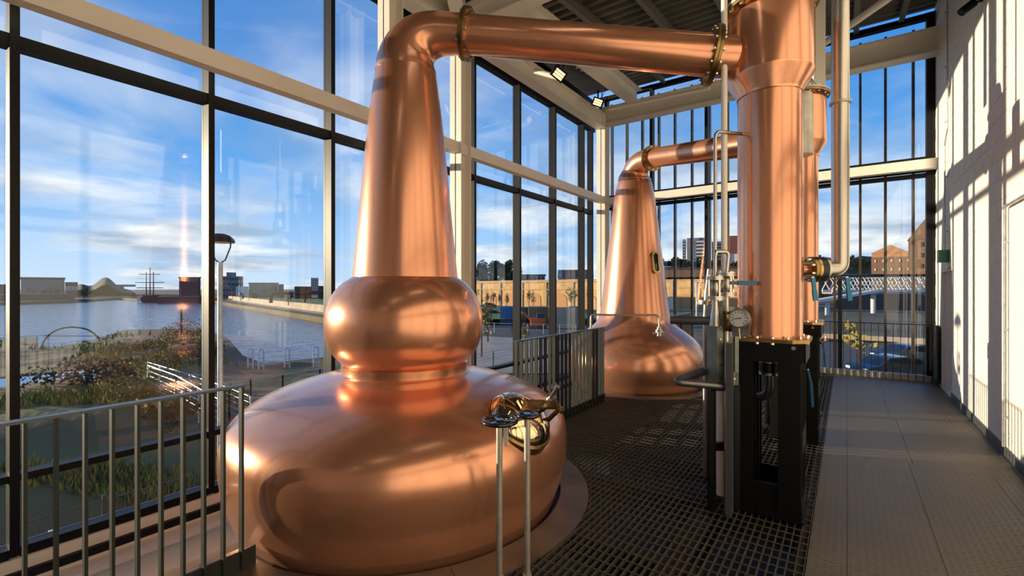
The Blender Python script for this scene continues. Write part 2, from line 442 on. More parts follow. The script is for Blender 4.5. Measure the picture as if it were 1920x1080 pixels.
# left window wall
PB = 1.464; MBS = [2.168 + PB*k for k in range(-5, 7)]
wl = thing('window_1', 'tall glazed wall with black mullions overlooking the river', None, (AL,0,-.5), kind='structure')
ZS, ZT1, ZT2, ZTOP = -.47, .17, 3.80, 6.05
for b in MBS: MB().bx(AL-.09, AL+.09, b-.03, b+.03, ZS, ZTOP).build('mullion', 'mullion', wl, smooth=False)
MB().bx(AL-.09, AL+.06, BF-.28, BF-.20, ZS, ZTOP).build('mullion', 'mullion', wl, smooth=False)
edges = [BN] + MBS + [BF-.24]
for i in range(len(edges)-1):
    p, q = edges[i]+.03, edges[i+1]-.03
    for z0, z1 in ((ZT1-.03,ZT1+.03), (ZT2-.05,ZT2+.05), (ZS-.02,ZS+.06)):
        MB().bx(AL-.07, AL+.07, p, q, z0, z1).build('transom', 'mullion', wl, smooth=False)
    for z0, z1 in ((ZS+.06,ZT1-.03), (ZT1+.03,ZT2-.05), (ZT2+.05,ZTOP)):
        MB().bx(AL-.045, AL-.035, p, q, z0, z1).build('pane', 'glass', wl, smooth=False)
tag(MB().bx(AL-.12, AL+.02, BN, BF, ZTOP, 6.9).build('trim_1', 'mullion', smooth=False), 'black fascia panel above the river side glazing', kind='structure')
# spandrel below
m = MB(); m.bx(AL-.15, AL+.12, BN, BF, -3.4, -.62); m.bx(AL-.12, AL+.10, BN, BF, -.60, -.49)
m.bx(AL+.10, AL+.34, BN, BF, -.74, -.70); m.bx(AL+.10, AL+.34, BN, BF, -1.12, -1.08); m.bx(AL+.12, AL+.16, BN, BF, -1.08, -.74)
tag(MB().bx(AL+.10, AL+.15, BN, BF, -.66, -.59).build('trim_3', 'mullion', smooth=False), 'black flashing line under the river window sill', kind='structure')
tag(m.build('wall_left', 'cream', smooth=False), 'cream spandrel and edge beam below the river windows', kind='structure')

# far window wall
wf = thing('window_2', 'tall glazed end wall with black mullions beyond the walkway', None, (-2,BF,0), kind='structure')
FM = [on_b(u, 540, BF).x for u in (1137, 1222, 1325, 1441, 1575, 1741)]
for a in FM: MB().bx(a-.035, a+.035, BF-.06, BF+.12, .02, 6.95).build('mullion', 'mullion', wf, smooth=False)
FMe = [AL+.1] + FM + [AR]
for i in range(len(FMe)-1):
    p, q = FMe[i]+.03, FMe[i+1]-.03
    if q-p < .05: continue
    for z0, z1 in ((.02,.09), (3.86,3.93), (4.16,4.24), (6.85,6.95)):
        MB().bx(p, q, BF-.05, BF+.09, z0, z1).build('transom', 'mullion', wf, smooth=False)
    for z0, z1 in ((.09,3.86), (4.24,6.85)):
        MB().bx(p, q, BF+.045, BF+.055, z0, z1).build('pane', 'glass', wf, smooth=False)
MB().bx(FM[-1]+.03, AR, BF-.06, BF+.12, .02, 6.95).build('mullion', 'mullion', wf, smooth=False)
for u in (1148, 1176, 1205, 1236, 1266, 1298, 1331, 1365, 1405, 1480, 1522, 1565, 1613, 1660, 1712):
    a = on_b(u, 540, BF+.5)
    MB().bx(a.x-.022, a.x+.022, BF+.44, BF+.56, -.3, 6.9).build('outer_fin', 'fin', wf, smooth=False)
for z in (2.0, 4.05): MB().bx(AL, AR+.2, BF+.40, BF+.43, z-.025, z+.025).build('fin_rail', 'mullion', wf, smooth=False)
tag(MB().bx(AL-.1, AR+.3, BF-.1, BF+.15, -3.5, .02).build('wall_front', 'concrete', smooth=False), 'low dark wall under the far end glazing', kind='structure')
tag(MB().bx(FE, AR, BF-.22, BF-.18, 0, .11).build('trim_2', 'galv', smooth=False), 'pale steel kerb along the far floor edge', kind='structure')

# white steel frame
def st(name, label, m_, mt='cream'): return tag(m_.build(name, mt, smooth=False), label, kind='structure')
def hcol(x, y, z0, z1, w_=.26):
    m = MB(); m.bx(x-w_/2, x-w_/2+.018, y-w_/2, y+w_/2, z0, z1); m.bx(x+w_/2-.018, x+w_/2, y-w_/2, y+w_/2, z0, z1); m.bx(x-w_/2, x+w_/2, y-.01, y+.01, z0, z1)
    return m
AC = -5.25
def vcol(x, y, z0, z1, w_=.25):       # flanges face along the wall
    m = MB(); m.bx(x-w_/2, x+w_/2, y-w_/2, y-w_/2+.018, z0, z1); m.bx(x-w_/2, x+w_/2, y+w_/2-.018, y+w_/2, z0, z1); m.bx(x-.01, x+.01, y-w_/2, y+w_/2, z0, z1)
    return m
st('column', 'white steel column between the two copper stills at the window', vcol(AC, 5.80, -3.4, 6.5))
st('column', 'white steel column hidden behind the tall neck of the bulbous still', vcol(AC, 4.33, -3.4, 6.5))
st('column', 'white steel corner column where the two glazed walls meet', vcol(AC, BF-.35, -3.4, 6.5))
st('roof_beam', 'long white window beam crossing the river glazing at mid height', MB().bx(AC-.07, AC+.07, BN, BF-.4, 3.98, 4.16))
st('roof_beam', 'white beam crossing the far end glazing at mid height', MB().bx(AC, AR, BF-.36, BF-.2, 3.95, 4.13))
st('roof_beam', 'white eaves beam running above the river windows', MB().ibeam((AC,BN,6.12),(AC,BF-.3,6.12),.26,.36,.025))
st('roof_beam', 'white roof beam running just inside the eaves beam', MB().ibeam((-4.35,5.9,6.36),(-4.35,BF-.3,6.60),.30,.34,.025))
st('roof_beam', 'deep white beam above the far end glazing', MB().ibeam((AC,BF-.3,6.27),(AR,BF-.3,6.27),.28,.46,.03))
st('roof_beam', 'white cross beam above the copper lyne arm', MB().ibeam((AC,5.80,6.2),(AR,5.80,6.2),.26,.36,.025))
st('roof_beam', 'white diagonal roof beam meeting the middle column', MB().ibeam((AC,5.80,6.22),(-2.6,2.2,6.0),.22,.30,.02))
def deckz(b): return 5.85 + .103*max(b, 3.0)
m = MB(); vs = []; yb = BN; prof = []
while yb < BF+.1:
    for dy, dz in ((0,0),(.09,0),(.12,.07),(.21,.07)): prof.append((yb+dy, deckz(yb+dy)+dz))
    yb += .24
for yy, z in prof: vs += [(-5.1,yy,z), (AR+.25,yy,z)]
m.add(vs, [(2*i,2*i+1,2*i+3,2*i+2) for i in range(len(prof)-1)])
dk = m.build('ceiling', 'deck', smooth=False); tag(dk, 'dark corrugated metal roof deck', kind='structure')
st('ceiling', 'upper roof covering over the corrugated deck', MB().add(
    [(-6.2,BN-.3,6.5),(AR+.4,BN-.3,6.5),(AR+.4,3,6.5),(-6.2,3,6.5),(AR+.4,BF+.3,7.25),(-6.2,BF+.3,7.25)], [(0,1,2,3),(3,2,4,5)]), 'deck')
for i, a in enumerate((-3.7,-2.75,-1.75,-.7,.15,.85)):
    st('purlin', ['grey purlin nearest the river windows','second grey purlin from the river windows','third grey purlin from the river windows','grey purlin above the copper condensers','grey purlin above the walkway','grey purlin nearest the block wall'][i],
       MB().ibeam((a,3,deckz(3)-.09),(a,BF-.1,deckz(BF-.1)-.09),.09,.17,.012), 'purlin')
def rod(name, label, p, q, r, mt, kind='structure'):
    return tag(MB().cyl(p, q, r, n=14).build(name, mt), label, kind=kind)
rod('brace', 'white tubular roof brace rising past the steam pipe', at(1540,85,8.2), at(1668,-5,6.6), .055, 'cream')
rod('brace', 'white brace tube under the far left roof corner', at(862,8,7.6), at(790,-2,7.2), .05, 'cream')
rod('brace', 'white knee brace beside the left floodlight', at(1003,133,8.9), at(1050,146,8.6), .05, 'cream')
rod('brace', 'white wind brace tube in front of the far beam', at(1142,205,11.3), at(1330,165,9.6), .04, 'cream')
# linear lamps of the room
for i, (yy, lb) in enumerate(((-3.6,'rear'), (-.6,'middle'), (2.2,'front'))):
    t = thing('linear_light', lb + ' slim white linear lamp hung below the roof deck', 'light', (-1.2,yy,5.35), group='linear roof lamps')
    MB().bx(-1.26,-1.14,yy-.75,yy+.75,5.38,5.45).build('housing', 'white', t, smooth=False)
    MB().bx(-1.25,-1.15,yy-.74,yy+.74,5.355,5.38).build('diffuser', 'strip_on', t, smooth=False)
    for dy in (-.6,.6): MB().cyl((-1.2,yy+dy,5.45),(-1.2,yy+dy,6.15),.006,n=8).build('hanger', 'steel', t)

# ================================================================== THE STILLS
def flange(mb, c, n, R, r, th, hole=None):
    M = Matrix.Translation(c) @ Vector((0,0,1)).rotation_difference(Vector(n).normalized()).to_matrix().to_4x4()
    mb.lathe([(r,-th/2),(R,-th/2),(R,th/2),(r,th/2),(r,-th/2)], 40, M)
hexm = {}
def bolts(parent, c, n, R, th, k=12, r=.013):
    x, y, d = frame(n); c = Vector(c); key = (round(r,4), round(th,4))
    if key not in hexm:
        q = MB().cyl((0,0,-th/2-.016), (0,0,th/2+.016), r, n=6); me = bpy.data.meshes.new('bolt'); me.from_pydata(q.v, [], q.f); me.materials.append(MAT['bolt']); hexm[key] = me
    rot = Vector((0,0,1)).rotation_difference(d).to_euler()
    for i in range(k):
        t = 2*math.pi*(i+.5)/k; o = inst(hexm[key], 'bolt', parent, c + x*(R*math.cos(t)) + y*(R*math.sin(t))); o.rotation_euler = rot
def fla(parent, mt, c, n, R, r, th, name='flange'):
    k = MB(); flange(k, c, n, R, r, th); return k.build(name, mt, parent)
def smooth_prof(pts, k=5):
    out = []
    for i in range(len(pts)-1):
        p0 = pts[max(i-1,0)]; p1 = pts[i]; p2 = pts[i+1]; p3 = pts[min(i+2,len(pts)-1)]
        for j in range(k):
            t = j/k
            out.append(tuple(.5*(2*p1[a] + (p2[a]-p0[a])*t + (2*p0[a]-5*p1[a]+4*p2[a]-p3[a])*t*t + (3*p1[a]-p0[a]-3*p2[a]+p3[a])*t**3) for a in (0,1)))
    return out + [pts[-1]]
def pot_arm(t, base, d, p_neck, rad_neck, p_f, z_f, p_e, z_e, r=.165):
    """elbow, flange and sloping arm; d = plan direction towards the condenser"""
    d = Vector((d[0], d[1], 0)).normalized()
    def P(s, z): return base + d*s + Vector((0,0,z))
    zn = p_neck
    e = [(0,zn-.02),(.003,zn+.06),(.03,zn+.15),(.09,zn+.235),(.18,zn+.29),(.29,zn+.31),(.41,zn+.305),(p_f,z_f)]
    rr = [rad_neck, rad_neck*.985, .243, .225, .205, .188, .175, r]
    pts = smooth_prof([(a,b) for a,b in e], 4); rs = smooth_prof(list(zip(rr, rr)), 4)
    MB().tube([P(a,b) for a,b in pts], [q[0] for q in rs], 40).build('swan_neck', 'copper', t)
    A, B = P(p_f, z_f), P(p_e, z_e); n = (B-A).normalized()
    MB().cyl(A + n*.01, B, r, n=40).build('lyne_arm', 'copper_drawn', t)
    f = fla(t, 'brass_old', A-n*.013, n, .222, r-.003, .022); fla(t, 'brass_old', A+n*.013, n, .222, r-.003, .022)
    bolts(f, A, n, .197, .05, 14, .012)
    f = fla(t, 'brass_old', B-n*.03, n, .235, r-.003, .022); fla(t, 'brass_old', B-n*.004, n, .235, r-.003, .022)
    bolts(f, B-n*.017, n, .208, .05, 14, .013)
    return B, n

def dirxy(a, b): return ((b-a).x, (b-a).y)
t1 = thing('pot_still', 'large copper pot still with a bulbous boil ball and brass manhole', 'still', S1)
P1 = [(.55,-.62),(.95,-.50),(1.22,-.30),(1.345,0),(1.42,.25),(1.44,.47),(1.405,.63),(1.30,.755),(1.12,.855),(.92,.925),(.72,.975),(.58,1.0),(.535,1.03)]
def L(prof, c, n=96): return MB().lathe(prof, n, Matrix.Translation(c))
L(smooth_prof(P1), S1).build('pot', 'copper', t1)
L([(.525,.985),(.545,.99),(.548,1.085),(.53,1.092)], S1).build('collar', 'copper_seam', t1)
PBALL = [(.52,1.085),(.56,1.115),(.63,1.195),(.675,1.31),(.69,1.45),(.675,1.57),(.625,1.69),(.55,1.785),(.462,1.845)]
L(smooth_prof(PBALL), S1).build('boil_ball', 'copper', t1)
PN = [(.462,1.84),(.442,2.05),(.405,2.42),(.36,2.90),(.322,3.27),(.285,3.55),(.262,3.70)]
L([(.470,1.838)] + smooth_prof(PN), S1).build('neck', 'copper', t1)
L([(.266,3.672),(.269,3.674),(.269,3.70),(.265,3.702)], S1).build('neck_seam', 'copper_seam', t1)
d1 = Vector(dirxy(S1, C1)); l1 = d1.length
E1, n1 = pot_arm(t1, S1, d1, 3.70, .263, .56, 3.99, l1-.42, 3.66)
# manhole
mc = at(972, 803, 3.43); rd = (mc - S1); rd.z = 0; rd.normalize()
mn = (rd*.60 + Vector((0,0,.80))).normalized(); mc = S1 + rd*1.255 + Vector((0,0,.765))
MM = Matrix.Translation(mc) @ Vector((0,0,1)).rotation_difference(mn).to_matrix().to_4x4()
mo = MB().lathe([(.20,-.14),(.262,-.12),(.262,.01),(.25,.022),(.235,.022)], 48, MM).build('manhole', 'brass_old', t1)
MB().lathe([(.245,.02),(.245,.035),(.236,.05),(.215,.085),(.17,.118),(.11,.138),(.05,.146),(.001,.148)], 48, MM).build('manhole_lid', 'brass_mirror', mo)
x_, y_, _ = frame(mn)
camr = Vector((CT, ST, 0)); ax = (camr*.9 + Vector((-ST, CT, 0))*.45); ax = (ax - mn*ax.dot(mn)).normalized(); ay = mn.cross(ax)
MB().bar(mc + mn*.165 - ax*.10, mc + mn*.20 + ax*.22, .075, .022, mn).build('clamp_bar', 'brass_old', mo)
k = MB(); k.bar(mc + mn*.06 + ax*.195 + ay*.05, mc + mn*.23 + ax*.235 + ay*.05, .02, .03, ax); k.bar(mc + mn*.06 + ax*.195 - ay*.05, mc + mn*.23 + ax*.235 - ay*.05, .02, .03, ax)
k.cyl(mc + mn*.21 + ax*.23 - ay*.085, mc + mn*.21 + ax*.23 + ay*.085, .016, n=12); k.build('clamp_bracket', 'brass_old', mo)
k = MB(); sc = mc + mn*.19 + ax*.13; k.cyl(sc, sc + mn*.06, .022, n=6); k.cyl(sc + mn*.05, sc + mn*.17, .013, n=12); k.cyl(sc + mn*.16, sc + mn*.185, .02, n=12)
k.build('clamp_screw', 'steel', mo)
k = MB(); k.cyl(mc - ax*.06 + mn*.14, mc - ax*.06 + mn*.19, .028, n=8); k.build('lid_nut', 'brass', mo)

t2 = thing('pot_still', 'plain conical copper pot still standing by the far corner windows', 'still', S2)
P2 = [(.5,-.6),(.85,-.48),(1.05,-.30),(1.17,0),(1.23,.22),(1.245,.42),(1.20,.62),(1.08,.80),(.90,.95),(.76,1.05),(.68,1.15),(.635,1.26)]
L(smooth_prof(P2), S2).build('pot', 'copper', t2)
PN2 = [(.638,1.25),(.60,1.50),(.545,1.95),(.485,2.45),(.425,2.95),(.37,3.40),(.325,3.66),(.30,3.74)]
L(smooth_prof(PN2), S2).build('neck', 'copper', t2)
d2 = Vector(dirxy(S2, C2)); l2 = d2.length
E2, n2 = pot_arm(t2, S2, d2, 3.74, .30, .56, 4.03, l2-.42, 3.62)
# oval sight glass on the neck
cd = Vector((-S2.x, -S2.y, 0)).normalized(); cr_ = Vector((CT, ST, 0))
sd = (cd*.80 + cr_*.60).normalized(); sc = S2 + sd*.528 + Vector((0,0,2.2)); sn = (sd + Vector((0,0,.12))).normalized()
def oval(c, n, w_, h_, th, k=32, inner=None):
    x = Vector((0,0,1)).cross(n).normalized(); y = n.cross(x); q = MB(); vs = []
    def pt(i, ww, hh):
        t = 2*math.pi*i/k; cx, sy = math.cos(t), math.sin(t)
        return c + x*(ww*cx) + y*((hh-ww)*(1 if sy > 0 else -1) + ww*sy)
    if inner:
        for i in range(k): vs += [pt(i,w_,h_)-n*th, pt(i,w_,h_)+n*th, pt(i,*inner)+n*th, pt(i,*inner)-n*th]
        q.add(vs, [(i*4+j, ((i+1)%k)*4+j, ((i+1)%k)*4+(j+1)%4, i*4+(j+1)%4) for i in range(k) for j in range(4)])
    else:
        q.add([pt(i,w_,h_)+n*th for i in range(k)] + [pt(i,w_,h_)-n*th for i in range(k)],
              [tuple(range(k)), tuple(range(2*k-1,k-1,-1))] + [(i,k+i,k+(i+1)%k,(i+1)%k) for i in range(k)])
    return q
sg = oval(sc, sn, .085, .20, .03, inner=(.05,.16)).build('sight_glass', 'brass', t2)
oval(sc, sn, .052, .162, .012).build('glass_pane', 'dark_glass', sg)
k = MB(); x = Vector((0,0,1)).cross(sn).normalized(); y = sn.cross(x)
for i in range(14):
    t = 2*math.pi*i/14; p = sc + x*(.068*math.cos(t)) + y*((.113)*(1 if math.sin(t) > 0 else -1) + .068*math.sin(t)); k.cyl(p, p + sn*.042, .009, n=6)
o = k.build('bolts', 'bolt', sg); o['kind'] = 'stuff'
# vent pipe on the shoulder
va, vb = at(1108,590,7.75), at(1236,590,7.62)
vz = va.z; va = Vector((va.x, va.y, vz)); vb = Vector((vb.x, vb.y, vz))
MB().tube(rbend([va - Vector((0,0,.42)), va, vb, vb - Vector((0,0,.20))], .06), .017, 10).build('vent_pipe', 'steel', t2)
k = MB(); k.cyl(vb - Vector((0,0,.20)), vb - Vector((0,0,.34)), .04, n=12); k.cyl(vb - Vector((0,0,.24)), vb - Vector((0,0,.28)), .065, n=12)
k.cyl(vb - Vector((.09,.05,.30)), vb - Vector((-.09,-.05,.28)), .022, n=10); k.build('vent_valve', 'steel', t2)

# ================================================================== CONDENSERS AND THEIR STANDS
def condenser(c, target, label):
    t = thing('condenser', label, 'condenser', c)
    MB().lathe([(.001,1.36),(.233,1.36),(.233,3.30)], 64, Matrix.Translation(c)).build('shell', 'copper_drawn', t)
    MB().lathe([(.236,3.285),(.240,3.29),(.240,3.315),(.315,3.44),(.315,3.455)], 64, Matrix.Translation(c)).build('cone', 'copper_seam', t)
    MB().lathe([(.315,3.45),(.313,3.90),(.305,3.945),(.26,3.955),(.255,4.0)], 64, Matrix.Translation(c)).build('head', 'copper_drawn', t)
    f = MB().lathe([(.2,3.985),(.345,3.985),(.345,4.005),(.24,4.005)], 64, Matrix.Translation(c))
    f = f.build('head_flange', 'brass_old', t)
    bolts(f, c + Vector((0,0,4.01)), (0,0,1), .315, .05, 18, .015)
    MB().lathe([(.23,4.006),(.35,4.008),(.35,4.03),(.22,4.03),(.215,4.12),(.18,4.19),(.10,4.235),(.001,4.245)], 64, Matrix.Translation(c)).build('cover', 'steel_matt', t)
    d = (target - c); n = d.normalized(); p = c.copy(); p.z = target.z
    dd = (Vector((target.x,target.y,0)) - Vector((c.x,c.y,0))).normalized()
    e = Vector((c.x,c.y,0)) + dd*.26; e.z = target.z - .02
    MB().cyl(e, target, .168, n=40).build('inlet', 'copper_drawn', t)
    # base flange with cut corners
    h_, k_ = .285, .10; oc = [(-h_+k_,-h_),(h_-k_,-h_),(h_,-h_+k_),(h_,h_-k_),(h_-k_,h_),(-h_+k_,h_),(-h_,h_-k_),(-h_,-h_+k_)]
    q = MB().add([(c.x+a,c.y+b,1.335) for a,b in oc] + [(c.x+a,c.y+b,1.362) for a,b in oc], [tuple(range(7,-1,-1)), tuple(range(8,16))] + [(i,(i+1)%8,8+(i+1)%8,8+i) for i in range(8)])
    f = q.build('base_flange', 'brass_old', t, smooth=False)
    bolts(f, c + Vector((0,0,1.349)), (0,0,1), .268, .028, 16, .014)
    return t
T1 = condenser(C1, E1, 'large copper shell condenser nearest the viewer on a black stand')
T2 = condenser(C2, E2, 'copper shell condenser half hidden behind the nearer one')
def stand(c, label):
    t = thing('condenser_stand', label, 'stand', c)
    s_ = .235; lw = .15
    for i in (-1,1):
        for j in (-1,1):
            x, y = c.x + i*(s_-lw/2), c.y + j*(s_-lw/2)
            k = MB(); k.bx(x-lw/2,x+lw/2,y+j*(lw/2)-.012,y+j*(lw/2)+.012,.02,1.20); k.bx(x-lw/2,x+lw/2,y-j*(lw/2)-.012,y-j*(lw/2)+.012,.02,1.20); k.bx(x-.008,x+.008,y-lw/2,y+lw/2,.02,1.20)
            k.build('leg', 'black', t, smooth=False)
    k = MB()
    for j in (-1,1): k.bx(c.x-s_-.01,c.x+s_+.01,c.y+j*s_-.03,c.y+j*s_+.03,1.185,1.335); k.bx(c.x+j*s_-.03,c.x+j*s_+.03,c.y-s_,c.y+s_,1.19,1.33)
    k.build('top_frame', 'black', t, smooth=False)
    for j in (-1,1): MB().bx(c.x-s_,c.x+s_,c.y+j*(s_-.02)-.008,c.y+j*(s_-.02)+.008,.05,.25).build('cross_plate', 'black', t, smooth=False)
    for j in (-1,1):
        MB().bx(c.x+j*s_-.006,c.x+j*s_+.006,c.y-s_+.04,c.y+s_-.04,.50,.66).build('side_plate', 'black', t, smooth=False)
        MB().bx(c.x+j*s_-.006,c.x+j*s_+.006,c.y-s_,c.y+s_,.03,.16).build('side_plate', 'black', t, smooth=False)
    MB().bx(c.x-s_-.02,c.x+s_+.02,c.y-s_-.02,c.y+s_+.02,.004,.02).build('foot_plate', 'black', t, smooth=False)
    for i in (-1,1):
        for j in (-1,1): MB().cyl((c.x+i*.19,c.y+j*(s_+.02),1.305),(c.x+i*.19,c.y+j*(s_+.045),1.305),.016,n=6).build('bolt', 'bolt', t)
    return t
stand(C1, 'black steel stand with wide legs under the nearest condenser')
stand(C2, 'black steel stand partly hidden behind the nearest condenser stand')
def drain(c, label):
    t = thing('drain_pipe', label, 'pipe', (c.x, c.y, .7))
    p = c + Vector((0,0,1.18)); q = c + Vector((0,0,.86)); e = q + Vector((-.30,.10,0))
    MB().tube(rbend([p, q, e, e - Vector((0,0,.80))], .10, 8), .038, 16).build('pipe', 'pipe_grey', t)
    for z in (1.16,1.06): fla(t, 'steel', c + Vector((0,0,z)), (0,0,1), .08, .03, .02)
    flange(k := MB(), c + Vector((0,0,1.11)), (0,0,1), .07, .03, .07); k.build('valve_body', 'dark_gasket', t)
    h0 = c + Vector((.27,-.06,1.12)); k = MB(); k.bar(h0, h0 + Vector((.02,-.02,-.10)), .035, .012, (1,0,0)); k.bar(h0 + Vector((.02,-.02,-.10)), h0 + Vector((.03,-.03,-.27)), .04, .014, (1,0,0)); k.build('lever', 'blue', t)
    MB().cyl(c + Vector((.06,0,1.11)), c + Vector((.27,-.06,1.12)), .012, n=8).build('stem', 'steel', t)
drain(C1, 'grey drain pipe with blue lever below the nearest condenser')
drain(C2, 'grey drain pipe with blue lever below the farther condenser')

# overhead pipe down to the nearest condenser
cr = Vector((CT, ST, 0)); cf = Vector((-ST, CT, 0))
hz = 1.90
t = thing('steam_pipe', 'thick stainless pipe dropping from the roof to a flanged elbow', 'pipe', C1 + cr*.56)
pv = C1 + cr*.575
MB().tube(rbend([Vector((pv.x,pv.y,6.3)), Vector((pv.x,pv.y,hz)), C1 + cr*.42 + Vector((0,0,hz))], .13, 10), .062, 24).build('pipe', 'steel', t)
n_ = cr
a0 = C1 + Vector((0,0,hz))
MB().cyl(a0 + cr*.225, a0 + cr*.335, .042, n=24).build('copper_stub', 'copper_drawn', t)
MB().lathe([(.075,0),(.06,.012),(.045,.03)], 24, Matrix.Translation(a0 + cr*.226) @ Vector((0,0,1)).rotation_difference(cr).to_matrix().to_4x4()).build('saddle', 'copper_seam', t)
k = MB(); flange(k, a0 + cr*.335, cr, .103, .03, .028); f = k.build('flange', 'brass_old', t)
bolts(f, a0 + cr*.355, cr, .084, .09, 8, .013)
k = MB(); flange(k, a0 + cr*.362, cr, .105, .03, .02); k.build('flange', 'brass', t)
k = MB(); flange(k, a0 + cr*.40, cr, .10, .03, .045); k.build('butterfly_valve', 'dark_gasket', t)
k = MB(); flange(k, a0 + cr*.435, cr, .10, .05, .018); k.build('flange', 'steel', t)
for s_, lb in ((.33,''), (.60,'')):
    p = a0 + cr*(s_-.04) - cf*.10 + Vector((0,0,-.07)); k = MB(); k.bar(p, p + Vector((0,0,-.10)) + cr*.01, .03, .014, cf); k.bar(p + Vector((0,0,-.10)) + cr*.01, p + Vector((0,0,-.18)) + cr*.02, .034, .016, cf); k.build('lever', 'blue_cyan', t)
    MB().cyl(p + Vector((0,0,.0)), p + cf*.10 + Vector((0,0,.0)), .012, n=8).build('lever_stem', 'steel', t)
for z in (3.25,4.6): fla(t, 'steel_matt', Vector((pv.x,pv.y,z)), (0,0,1), .075, .06, .02, 'collar')
# grey vessel and duct between the condensers
t = thing('expansion_vessel', 'matt grey cylinder hanging between the two condensers', 'vessel', at(1503,290,4.9))
vc = at(1500,292,4.9)
MB().lathe([(.001,0),(.118,0),(.12,.01),(.12,.60),(.11,.64),(.001,.66)], 32, Matrix.Translation(vc)).build('body', 'steel_matt', t)
MB().cyl(vc + Vector((0,0,.65)), Vector((vc.x,vc.y,6.2)), .02, n=10).build('hanger', 'steel_matt', t)
k = MB(); dq = at(1531,186,5.9); k.add([dq+cr*a+cf*b+Vector((0,0,z))*1 for z,sx in ((0,.075),(1.6,.075)) for a,b in ((-.075,-.06),(.075,-.06),(.075,.06),(-.075,.06))], [(0,3,2,1),(4,5,6,7),(0,1,5,4),(1,2,6,5),(2,3,7,6),(3,0,4,7)])
tag(k.build('duct', 'duct', smooth=False), 'square cream duct dropping from the roof behind the condensers', 'duct')

# pipework left of the nearest condenser
def flanged_valve(t, c, handle=None, lever='blue'):
    for dz in (-.085,-.07,.07,.085): fla(t, 'steel', c + Vector((0,0,dz)), (0,0,1), .072, .02, .013)
    k = MB(); k.lathe([(.03,-.08),(.04,-.05),(.052,-.03),(.052,.03),(.04,.05),(.03,.08)], 20, Matrix.Translation(c)); k.build('valve_body', 'steel', t)
    bolts(t, c, (0,0,1), .055, .17, 4, .009)
    if handle:
        k = MB(); k.bar(c - cf*.055 + Vector((0,0,.01)), c - cf*.055 + cr*handle*.5 + Vector((0,0,.01)), .02, .025); k.bar(c - cf*.055 + cr*handle*.3 + Vector((0,0,.01)), c - cf*.055 + cr*handle + Vector((0,0,.008)), .03, .034); k.build('lever', lever, t)
pt = 3.62
pc = at(1362,533,pt)
t = thing('riser_pipe', 'tall pale riser pipe with flanged ball valve left of the nearest condenser', 'pipe', (pc.x,pc.y,0))
MB().cyl((pc.x,pc.y,.0) , pc - Vector((0,0,.08)), .019, n=14).build('lower_pipe', 'steel', t)
pw = at(1358,533,pt+.1)
MB().cyl((pw.x,pw.y,pc.z-.02), (pw.x,pw.y,6.2), .024, n=16).build('upper_pipe', 'cream', t)
flanged_valve(t, pc, .20)
ps = at(1341,540,pt+.02)
t = thing('sample_pipe', 'thin steel pipe looping from the condenser down to a flanged valve', 'pipe', (ps.x,ps.y,1.4))
top = at(1343,246,pt+.02); en = at(1398,252,pt+.15)
MB().tube(rbend([ps + Vector((0,0,.08)), Vector((ps.x,ps.y,top.z)), en], .06), .014, 10).build('pipe', 'steel', t)
b1, b2 = at(1342,478,pt), at(1366,472,pt)
MB().tube(rbend([b1, Vector((b1.x,b1.y,b2.z)), Vector((b2.x,b2.y,b2.z)), pc + Vector((0,0,.085))], .035), .016, 10).build('link_pipe', 'steel', t)
flanged_valve(t, ps, -.0)
lo = at(1341,606,pt+.02)
MB().lathe([(.05,0),(.034,.07),(.022,.16),(.02,.30)], 20, Matrix.Translation((ps.x,ps.y,lo.z-.02))).build('reducer', 'steel', t)
# horizontal manifold
m0, m1 = at(1258,600,3.85), at(1352,602,pt+.02)
t = thing('manifold_pipe', 'dark steel manifold pipe running left at gauge height', 'pipe', m0)
MB().cyl(m0, m1, .034, n=20).build('pipe', 'pipe_grey', t)
fla(t, 'brass_old', at(1358,602,pt+.02), cr, .085, .03, .03); fla(t, 'brass_old', at(1366,602,pt+.02), cr, .085, .03, .02)
t = thing('return_pipe', 'pale steel elbow pipe with flange behind the manifold', 'pipe', at(1325,600,4.3))
q0 = at(1326,500,4.3); q1 = at(1322,590,4.3); q2 = at(1312,594,4.3)
MB().tube(rbend([at(1330,505,4.3), at(1324,555,4.3), at(1322,600,4.3), Vector((at(1322,600,4.3).x, at(1322,600,4.3).y, .004))], .06), .02, 12).build('pipe', 'steel', t)
k = MB(); flange(k, at(1323,565,4.3), (0,0,1), .075, .02, .022); k.build('flange', 'steel', t)
k = MB(); flange(k, at(1323,569,4.3), (0,0,1), .07, .02, .012); k.build('gasket', 'copper_seam', t)
# pressure gauge
gc = at(1386,597,3.44)
t = thing('pressure_gauge', 'round grey dial gauge on a bracket in front of the nearest condenser', 'gauge', gc - Vector((0,0,.14)))
gn = (Vector((0,0,CH)) - gc); gn.z = 0; gn.normalize(); gn = (gn + Vector((-.25,.1,0))).normalized(); GM = Matrix.Translation(gc) @ Vector((0,0,1)).rotation_difference(gn).to_matrix().to_4x4()
MB().lathe([(.001,-.045),(.068,-.045),(.073,-.03),(.073,.012),(.066,.018),(.062,.012)], 40, GM).build('case', 'gauge_grey', t)
fc = MB().lathe([(.062,.011),(.001,.011)], 40, GM).build('dial', 'dial', t)
gx = Vector((0,0,1)).cross(gn).normalized(); gy = Vector((0,0,1))
k = MB()
for i in range(11):
    a = math.radians(225 - 27*i); r0, r1 = .042, .055
    dv = gx*math.cos(a) + gy*math.sin(a); k.bar(gc + gn*.0125 + dv*r0, gc + gn*.0125 + dv*r1, .004, .001, gn)
o = k.build('scale_marks', 'black', fc); o['kind'] = 'stuff'
